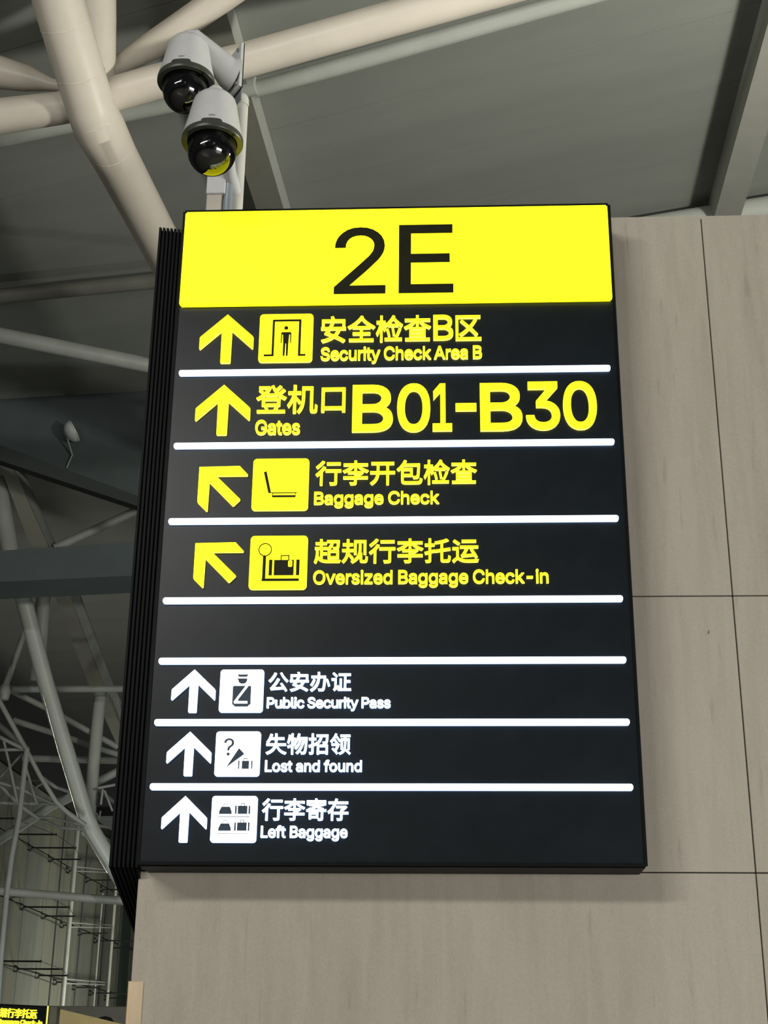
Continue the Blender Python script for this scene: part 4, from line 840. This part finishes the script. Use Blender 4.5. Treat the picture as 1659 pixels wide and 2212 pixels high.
# far latticework of thin tubes
lat = thing('lattice_truss', 'far lattice of thin grey tubes behind the leaning column', 'truss', at(100, 1650, 19))
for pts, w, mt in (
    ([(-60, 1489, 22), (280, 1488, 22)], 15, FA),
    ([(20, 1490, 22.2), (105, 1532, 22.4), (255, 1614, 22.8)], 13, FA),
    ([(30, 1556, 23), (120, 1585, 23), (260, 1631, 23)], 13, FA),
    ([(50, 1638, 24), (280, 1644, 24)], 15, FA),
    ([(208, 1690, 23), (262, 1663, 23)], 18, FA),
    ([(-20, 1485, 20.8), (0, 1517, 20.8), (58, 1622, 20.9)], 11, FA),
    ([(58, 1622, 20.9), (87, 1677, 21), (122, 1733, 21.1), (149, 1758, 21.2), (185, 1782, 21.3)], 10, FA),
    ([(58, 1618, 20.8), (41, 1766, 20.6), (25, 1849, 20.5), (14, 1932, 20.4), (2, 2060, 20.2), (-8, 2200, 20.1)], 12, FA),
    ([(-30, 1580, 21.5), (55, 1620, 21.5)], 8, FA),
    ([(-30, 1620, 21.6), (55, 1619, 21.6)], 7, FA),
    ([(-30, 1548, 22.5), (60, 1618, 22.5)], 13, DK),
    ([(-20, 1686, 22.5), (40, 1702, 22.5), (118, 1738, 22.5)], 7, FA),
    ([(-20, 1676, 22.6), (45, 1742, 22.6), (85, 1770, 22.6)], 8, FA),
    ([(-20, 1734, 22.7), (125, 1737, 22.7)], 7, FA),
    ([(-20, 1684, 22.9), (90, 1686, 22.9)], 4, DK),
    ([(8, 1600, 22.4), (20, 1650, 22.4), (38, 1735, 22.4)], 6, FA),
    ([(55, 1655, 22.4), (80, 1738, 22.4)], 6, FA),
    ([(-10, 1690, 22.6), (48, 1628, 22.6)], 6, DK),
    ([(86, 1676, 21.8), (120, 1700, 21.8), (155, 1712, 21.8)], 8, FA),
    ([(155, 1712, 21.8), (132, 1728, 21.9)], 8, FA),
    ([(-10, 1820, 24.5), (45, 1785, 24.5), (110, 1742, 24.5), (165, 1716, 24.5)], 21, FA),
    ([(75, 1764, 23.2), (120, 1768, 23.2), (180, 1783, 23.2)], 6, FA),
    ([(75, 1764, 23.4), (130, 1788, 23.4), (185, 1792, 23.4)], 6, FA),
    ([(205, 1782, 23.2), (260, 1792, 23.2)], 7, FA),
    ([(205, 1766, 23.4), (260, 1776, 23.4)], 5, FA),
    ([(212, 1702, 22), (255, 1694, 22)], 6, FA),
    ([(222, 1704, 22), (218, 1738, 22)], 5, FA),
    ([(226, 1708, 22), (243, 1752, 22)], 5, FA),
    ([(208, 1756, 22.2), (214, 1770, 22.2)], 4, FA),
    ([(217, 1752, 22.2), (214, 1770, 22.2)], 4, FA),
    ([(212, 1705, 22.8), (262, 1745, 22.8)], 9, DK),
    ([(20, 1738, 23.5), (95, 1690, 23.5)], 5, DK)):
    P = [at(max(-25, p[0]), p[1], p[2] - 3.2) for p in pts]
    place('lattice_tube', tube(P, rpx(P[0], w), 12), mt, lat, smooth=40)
bm = bmesh.new(); add_lathe(bm, [(0.0, -0.16), (0.07, -0.14), (0.10, 0), (0.07, 0.12), (0, 0.14)], 14, at(11, 1494, 18.6))
place('node', bm, FA, lat, smooth=60)

# ---- curtain wall hardware
IX = GX + 0.10
def gp(px, py): return gl(px, py, IX)
hp = [at(-25, 1922, 19.6), at(22, 1927, 19.6), at(262, 1946, 20.0), at(400, 1957, 20.2)]
tag(place('level_pipe', tube(hp, rpx(hp[1], 18), 18), 'tube_paint_grey', None, smooth=40), 'level grey pipe crossing in front of the glass wall, below the casing end', 'pipe')
PAR_Z = 0.0
def pole(label, p0, p1, w, matn, X, name='mullion_pole', cat='pole'):
    top = gl(*p0, X); bot = gl(*p1, X)
    Y = (top.y + bot.y) / 2
    P = [Vector((X, Y, PAR_Z)), Vector((X, Y, top.z))]
    r = rpx(P[0], w)
    return tag(place(name, tube(P, r, 14), matn, None, smooth=40), label, cat)
pole('broad pale pole in front of the glass wall, left of the dark cable', (173, 1790), (128, 2174), 11, 'tube_paint_far', GX + 0.32)
pole('thin bright pole in front of the glass wall, nearest the stone wall', (262, 1840), (225, 2177), 7, 'tube_paint_grey', GX + 0.32)
pole('thin dark vertical cable in front of the glass wall', (194, 1827), (154, 2175), 3.2, 'cable_dark', GX + 0.3, 'vertical_cable', 'cable')
pole('faint slim pole just left of the bright pole at the glass wall', (222, 1930), (205, 2140), 4, 'tube_paint_far', GX + 0.2)
pole('very thin joint cable between the dark cable and the bright pole', (226, 1960), (203, 2172), 1.6, 'cable_dark', GX + 0.2, 'vertical_cable', 'cable')
# broad dark column behind the last panes
c0 = gl(262, 2000, GX + 0.06); c1 = gl(283, 2000, GX + 0.06)
tag(place('dark_column', box((GX + 0.014, c0.y, PAR_Z), (GX + 0.07, c1.y, 7.0), 0.01, 1), 'dark_glass'), 'broad dark upright strip on the glass wall beside the stone wall', 'column')

rod_px = [(38, 1800, 120.5, 1805), (71, 1829, 162.5, 1834), (114, 1855, 174, 1857.5), (152, 1880, 172, 1881), (-40, 1767, 28, 1769),
          (191.5, 1901, 240, 1901.6), (224, 1921, 252, 1922), (28, 1935.6, 103, 1939), (54, 1957, 148.5, 1962), (99, 1977.7, 160, 1980.5), (139, 1998, 155, 1999),
          (178, 2015.4, 231.5, 2017), (211, 2031, 290, 2033.4), (245, 2047, 290, 2048.4),
          (2, 2075, 88, 2078), (40.5, 2091.5, 133, 2095), (86, 2105.6, 145.6, 2109), (124, 2121, 140, 2122), (165, 2132, 219, 2134), (200.6, 2144, 276, 2146.7), (233, 2155, 276, 2157)]
def spider(root, c, s):
    """four-armed glass fixing on the pane face"""
    bm = bmesh.new()
    for a in (38, 142, 218, 322):
        d = Vector((0, math.cos(math.radians(a)) * 0.9, math.sin(math.radians(a)))) * s
        add_tube(bm, [c, c + d * 0.6 + Vector((-0.02, 0, 0)), c + d + Vector((-0.06, 0, 0))], [s * 0.16, s * 0.11, s * 0.10], 6)
        e = c + d + Vector((-0.08, 0, 0))
        add_tube(bm, [e, e + Vector((0.035, 0, 0))], s * 0.22, 8)
    place('spider_fitting', bm, 'black_steel', root)
lab_rods = ['uppermost row, first from the slim leaning pipe', 'upper row, longest one, second of its row', 'upper row, third, ending at the broad pale pole', 'upper row, short stub on the broad pale pole',
            'topmost, at the left picture edge', 'upper row, between the dark cable and the casing', 'upper row, last before the casing',
            'middle row, tucked under the level pipe', 'middle row, longest one', 'middle row, third, ending past the broad pale pole', 'middle row, short stub on the broad pale pole',
            'middle row, between the dark cable and the bright pole', 'middle row, crossing behind the bright pole', 'middle row, last one at the stone wall',
            'lower row, at the left picture edge', 'lower row, longest one, above the small yellow sign', 'lower row, third, ending past the broad pale pole', 'lower row, short stub on the broad pale pole',
            'lower row, between the dark cable and the bright pole', 'lower row, crossing behind the bright pole', 'lower row, last one beside the metal corner guard']
tips = []
for (x0, y0, x1, y1), lb in zip(rod_px, lab_rods):
    a = gp(x0, y0)
    b = at(x1, y1, a.y)
    b.z = (b.z + a.z) / 2; a.z = b.z
    r = thing('bracket_rod', 'black glass bracket rod, ' + lb, 'bracket', a)
    place('rod', tube([a - Vector((0.03, 0, 0)), b], 0.017, 8), 'black_steel', r, smooth=40)
    bm = bmesh.new(); bmesh.ops.create_icosphere(bm, subdivisions=1, radius=0.028); bm.transform(Matrix.Translation(b)); place('end_knob', bm, 'black_steel', r)
    spider(r, a + Vector((0, 0, 0.0)), 0.075)
    tips.append((a, b))
def cable(label, P, r=0.006):
    tag(place('tie_cable', tube(P, r, 6), 'cable_dark', None, smooth=60), label, 'cable')
def A(i): return tips[i][0]
def B(i): return tips[i][1]
dn = Vector((0, 0, -0.06))
cable('thin tie cable along the glass fittings of the upper bracket row', [A(0) + dn, A(1) + dn, A(2) + dn, A(3) + dn])
cable('thin tie cable along the rod tips of the upper bracket row', [B(4), B(0), B(1), B(2)])
cable('thin tie cable along the glass fittings of the middle bracket row', [A(7) + dn, A(8) + dn, A(9) + dn, A(10) + dn])
cable('thin tie cable along the rod tips of the middle bracket row', [B(7), B(8), B(9)])
cable('thin tie cable along the glass fittings of the lower bracket row', [A(14) + dn, A(15) + dn, A(16) + dn, A(17) + dn])
cable('thin tie cable along the rod tips of the lower bracket row', [B(14), B(15), B(16)])
cable('thin tie cable from the middle rods to the bright pole', [B(9), gl(200, 1995, GX + 0.5), gl(243, 2001, GX + 0.4)])
cable('thin tie cable from the lower rods to the bright pole', [B(16), gl(185, 2117, GX + 0.5), gl(229, 2120, GX + 0.4)])
for i, (p, q, lb) in enumerate((((152, 1997), (240, 2001), 'middle'), ((138, 2119), (226, 2124), 'lower'), ((165, 1876), (240, 1882), 'upper'))):
    a = gl(*p, GX + 0.32); b = gl(*q, GX + 0.32)
    root = thing('transom_pair', 'slim grey transom pair between the two poles, %s row' % lb, 'transom', a)
    for dz in (0.04, -0.05):
        place('transom_bar', tube([a + Vector((0, 0, dz)), b + Vector((0, 0, dz * 0.6))], 0.014, 8), 'tube_paint_far', root, smooth=40)

# ---- low band, tan panel, post and second sign in the lower left corner
pz = at(150, 2173, 20.0).z
tag(place('low_wall', box((at(-10, 2170, 20.0).x, 20.0, 0), (-0.6, 20.25, pz), 0.01, 1), 'grey_band'), 'dark grey low wall in front of the glass wall, behind the tan partition', 'low wall')
pq = [at(110, 2175, 9.6), at(124, 2178.5, 9.6), at(268, 2213, 9.6), at(330, 2228, 9.6)]
low = at(330, 2500, 9.6).z
tag(place('tan_partition', slab([pq[1], pq[3], Vector((pq[3].x, 9.6, low)), Vector((pq[1].x, 9.6, low))], (0, 0.12, 0)), 'tan_panel'), 'tan partition with a slanting top edge, bottom left beside the metal guard', 'partition')
pp = [at(107.5, 2174, 9.0), at(124, 2175, 9.0)]
tag(place('grey_post', box((pp[0].x, 9.0, 0.0), (pp[1].x, 9.12, pp[0].z), 0.006, 1), 'post_grey'), 'grey post between the small yellow-lettered sign and the tan partition', 'post')
dm = at(226, 2212, 9.9)
bm = bmesh.new(); add_lathe(bm, [(rpx(dm, 42), -0.25), (rpx(dm, 42), 0.0), (rpx(dm, 38), 0.03), (rpx(dm, 26), 0.06), (0, 0.075)], 24, dm)
tag(place('dark_lamp_hood', bm, 'black_steel', None, smooth=50), 'dark rounded hood peeking over the tan partition', 'hood')

# second sign, turned away, same lettering in yellow
pr_ = at(103, 2173, 8.5); ang = math.radians(45)
L2 = 1.9; H2 = 0.62
s2 = thing('small_direction_sign', 'black sign with glowing yellow oversized-baggage lettering, bottom left corner', 'sign', (pr_.x - L2 * math.cos(ang), 8.5 - L2 * math.sin(ang), pr_.z - H2), ang)
def part_local(name, lo, hi, matn, parent, bevel=0.004):
    bm = box(lo, hi, bevel, 1); c = (Vector(lo) + Vector(hi)) / 2
    for v in bm.verts: v.co -= c
    return link(name, mesh_of(bm, name, matn), parent, c - (parent.location if parent.parent else Vector((0, 0, 0))))
cab2 = part_local('cabinet', (0, 0, 0), (L2, 0.14, H2), 'sign_black_metal', s2)
fac2 = part_local('face_panel', (0.01, -0.008, 0.01), (L2 - 0.012, 0.0, H2 - 0.012), 'sign_black', s2)
part_local('edge_light', (L2 + 0.0005, 0.0, 0.0), (L2 + 0.012, 0.14, H2), 'yellow_side', s2, 0.002)
s2w = wloc(s2).inverted()
def loc2(px, py):
    nrm = Vector((math.sin(ang), -math.cos(ang), 0)); p = onp(px, py, Vector(s2.location) + nrm * 0.008, nrm); v = s2w @ p; return v
ca, cb = loc2(-18, 2188), loc2(79, 2190)
hh = loc2(60, 2179.5).z - loc2(60, 2200.5).z
text(fac2, '超规行李托运', ca.x, cb.x, loc2(60, 2200.5).z, loc2(60, 2179.5).z, 0.018, YEL, -0.008, 0.012, False)
da, db = loc2(-60, 2212), loc2(90, 2212)
zb2 = loc2(60, 2214).z; zt2 = loc2(60, 2203.5).z
text(fac2, 'Oversized Baggage Check-in', da.x, db.x, zb2, zt2, 0.03, YEL, -0.008, 0.012, True, -0.025)

# ---- metal corner guard on the wall block's edge
gz = at(290, 2119, 0.17).z
gx0 = at(275, 2125, 0.16).x; gx1 = at(308, 2125, 0.16).x
guard = thing('corner_guard', 'warm metal corner guard on the lower left edge of the stone wall', 'corner guard', (gx0, 0.17, 0))
place('front_leg', box((gx0 + 0.008, CY0 - 0.008, 0), (gx1, CY0 - 0.0015, gz), 0.002, 1), 'brass_guard', guard)
place('side_leg', box((gx0, CY0 - 0.008, 0), (gx0 + 0.008, CY0 + 0.10, gz), 0.002, 1), 'brass_guard', guard)

# ================================================================== DOME CAMERAS
def dome_meshes():
    d = {}
    bm = bmesh.new()
    add_lathe(bm, [(0.0, 0.262), (0.018, 0.260), (0.030, 0.246), (0.034, 0.228), (0.036, 0.212), (0.052, 0.209), (0.072, 0.202), (0.083, 0.188), (0.088, 0.172), (0.104, 0.085), (0.116, 0.030), (0.119, 0.012), (0.113, 0.012)], 48)
    d['housing'] = mesh_of(bm, 'housing', 'camera_white', 35)
    bm = bmesh.new()
    add_lathe(bm, [(0.112, 0.014), (0.1195, 0.012), (0.1215, 0.006), (0.1215, -0.010), (0.1195, -0.014), (0.099, -0.014), (0.096, -0.008), (0.096, 0.01)], 48)
    d['collar'] = mesh_of(bm, 'collar', 'camera_dark', 35)
    bm = bmesh.new()
    add_lathe(bm, [(0.0955, -0.010), (0.0955, -0.052)] + [(0.0955 * math.cos(math.radians(a)), -0.052 - 0.0955 * math.sin(math.radians(a))) for a in range(6, 90, 6)] + [(0, -0.1475)], 48)
    d['dome'] = mesh_of(bm, 'dome', 'dome_glass', 60)
    bm = bmesh.new()
    add_lathe(bm, [(0.0, 0.0), (0.090, -0.002), (0.090, -0.012), (0.076, -0.014), (0.076, -0.045), (0.072, -0.068), (0.061, -0.090), (0.040, -0.108), (0.0, -0.116)], 36)
    d['inner_module'] = mesh_of(bm, 'inner_module', 'camera_black', 50)
    bm = bmesh.new()
    add_lathe(bm, [(0.0, 0.020), (0.018, 0.016), (0.024, 0.010), (0.026, 0.0), (0.026, -0.02)], 24)
    d['lens'] = mesh_of(bm, 'lens', 'camera_black', 40)
    bm = bmesh.new(); prev = None
    for k in range(13):
        a = math.radians(-20 + 40 * k / 12); zt_ = 0.0235 if 0 < k < 12 else 0.017
        cur = [bm.verts.new((r * math.sin(a), -r * math.cos(a), z)) for r, z in ((0.1165, 0.008), (0.1205, 0.008), (0.1195, zt_), (0.1160, zt_))]
        if prev:
            for j in range(4): bm.faces.new((prev[j], prev[(j + 1) % 4], cur[(j + 1) % 4], cur[j]))
        else: bm.faces.new(cur)
        prev = cur
    bm.faces.new(prev[::-1]); bmesh.ops.recalc_face_normals(bm, faces=bm.faces)
    d['notch'] = mesh_of(bm, 'rim_clip', 'camera_dark')
    return d
DM = dome_meshes()
def dome_camera(label, c, arm_pts, arm_r, yaw):
    root = thing('dome_camera', label, 'camera', c)
    for nm in ('housing', 'collar', 'dome', 'inner_module'):
        link(nm, DM[nm], root)
    v = Vector((math.sin(yaw), -math.cos(yaw), 0))
    link('lens', DM['lens'], root, (v * 0.062 + Vector((0, 0, -0.054))), (v + Vector((0, 0, -0.35))).to_track_quat('Z', 'Y').to_euler())
    # three raised clips around the lower rim of the housing
    for a in (0.0, 2.09, 4.19):
        link('rim_clip', DM['notch'], root, (0, 0, 0), (0, 0, yaw + a))
    # sensor hole in the collar
    bm = bmesh.new(); add_lathe(bm, [(0.0, -0.0165), (0.006, -0.0165), (0.006, -0.012)], 14, Vector((math.sin(yaw + 0.9), -math.cos(yaw + 0.9), 0)) * 0.1085)
    link('sensor', mesh_of(bm, 'sensor', 'camera_black'), root)
    # maker's small wordmark on the housing
    pen = -0.013
    for ch in 'UNV':
        g = glyph_mesh(ch, 0.012, ('logo_grey',)); s = 0.0105
        a = (pen + g[1] * s / 2) / 0.1142
        q = Vector((math.sin(yaw + a), -math.cos(yaw + a), 0)) * 0.1142
        o = link('logo_letter', g[0], root, q + Vector((-math.cos(yaw + a) * g[1] * s / 2, -math.sin(yaw + a) * g[1] * s / 2, 0.036)), (math.pi / 2 - 0.2, 0, yaw + a), (s, s, 0.0012))
        pen += g[1] * s
    if arm_pts:
        place('arm', tube(arm_pts, arm_r, 20), 'camera_white', root, smooth=45)
    return root
nc = at(459, 305, -0.30); rc = at(402, 176, -0.06)
pole_xy = at(513, 330, 0.34)
PX, PY = pole_xy.x, 0.34
nneck = nc + Vector((0, 0, 0.235)); rneck = rc + Vector((0, 0, 0.235))
near_cam = dome_camera('white dome camera lit yellow from below, in front and lower of the two', nc,
            [nneck, nneck + Vector((0.012, 0.06, 0.012)), Vector((PX - 0.01, PY - 0.12, nneck.z - 0.02)), Vector((PX, PY - 0.03, nneck.z - 0.05))], [0.026, 0.028, 0.03, 0.034], 0.12)
plate_c = at(505, 156, 0.10)
pn = Vector((-0.83, -0.557, 0)).normalized(); pt = Vector((-pn.y, pn.x, 0))
rear_cam = dome_camera('white dome camera on an angled wall arm, higher and behind the other', rc,
            [rneck + Vector((-0.006, 0, 0)), rneck + Vector((0.022, 0.004, 0.0)), plate_c + pn * 0.030 + Vector((0, 0, -0.010)), plate_c + pn * 0.001 + Vector((0, 0, -0.014))], [0.029, 0.033, 0.066, 0.078], -0.02)
# mounting plate (part of the rear camera)
bm = slab([plate_c + pt * s * 0.066 + Vector((0, 0, z)) for s, z in ((-1, -0.115), (1, -0.115), (1, 0.115), (-1, 0.115))], pn * -0.012)
place('mounting_plate', bm, 'camera_white', rear_cam)
bm = slab([plate_c - pn * 0.0125 + pt * s * 0.066 + Vector((0, 0, z)) for s, z in ((-1, -0.118), (1, -0.118), (1, 0.116), (-1, 0.116))], pn * -0.004)
place('gasket', bm, 'camera_black', rear_cam)
for s, z in ((-0.042, 0.09), (-0.042, -0.09), (0.042, 0.09), (0.042, -0.09)):
    q = plate_c + pt * s + Vector((0, 0, z))
    bm = bmesh.new(); add_tube(bm, [q, q + pn * 0.008], 0.0085, 10); place('bolt', bm, 'steel_bolt', rear_cam)
# pole, conduit and box post behind the sign
ptop = at(517, 208, PY)
pm = thing('camera_pole', 'pale round pole behind the dome cameras, with a domed cap', 'pole', (PX, PY, CZ1))
pr2 = rpx(ptop, 35)
place('pole_tube', tube([(PX, PY, CZ1 + 0.012), (PX, PY, ptop.z - 0.02)], pr2, 28), 'pole_paint', pm, smooth=40)
bm = bmesh.new(); add_lathe(bm, [(pr2 * 1.06, -0.05), (pr2 * 1.06, -0.012), (pr2 * 0.9, 0.006), (pr2 * 0.5, 0.016), (0, 0.018)], 28, (PX, PY, ptop.z - 0.01))
place('pole_cap', bm, 'pole_paint', pm, smooth=40)
# plate carrier from the pole head to the mounting plate
place('carrier_strap', slab([plate_c - pn * 0.017 + pt * s + Vector((0, 0, z)) for s, z in ((-0.05, -0.17), (0.05, -0.17), (0.05, 0.06), (-0.05, 0.06))], pn * -0.005), 'galvanised', pm)
cq = at(494, 400, 0.26)
tag(place('conduit_pipe', tube([(cq.x, 0.26, CZ1 + 0.012), (cq.x, 0.26, at(500, 300, 0.26).z)], rpx(cq, 20), 18), 'galvanised', None, smooth=40), 'grey metal conduit standing between the box post and the pale pole', 'conduit')
bx0, bx1 = at(445, 440, 0.24), at(478, 440, 0.24)
bp_ = thing('box_post', 'square beige cable duct with a white sleeve, below the lower dome camera', 'duct', ((bx0.x + bx1.x) / 2, 0.27, CZ1))
place('duct', box((bx0.x, 0.24, CZ1 + 0.012), (bx1.x, 0.30, at(460, 405, 0.24).z), 0.003, 1), 'box_beige', bp_)
s0, s1 = at(446, 400, 0.23), at(487, 400, 0.23)
place('sleeve', box((s0.x, 0.23, at(460, 417, 0.23).z), (s1.x, 0.31, at(460, 330, 0.23).z), 0.003, 1), 'camera_white', bp_)
bm = bmesh.new(); q = at(471, 455, 0.238); add_tube(bm, [q, q + Vector((0, 0.006, 0))], 0.004, 8); place('screw', bm, 'black_steel', bp_)

# look-alikes carry a common group
for base, grp in (('bracket_rod', 'black bracket rods of the glass wall'), ('tie_cable', 'thin tie cables of the glass wall'), ('mullion_pole', 'upright poles of the glass wall'),
                  ('vertical_cable', 'vertical cables of the glass wall'), ('transom_pair', 'transoms between the glass wall poles'), ('dome_camera', 'dome cameras above the sign'),
                  ('roof_beam', 'box beams under the roof'), ('roof_pipe', 'pipes along the roof'), ('far_roof_beam', 'beams of the far roof')):
    for o in bpy.data.objects:
        if o.parent is None and o.name.split('.')[0] == base: o['group'] = grp
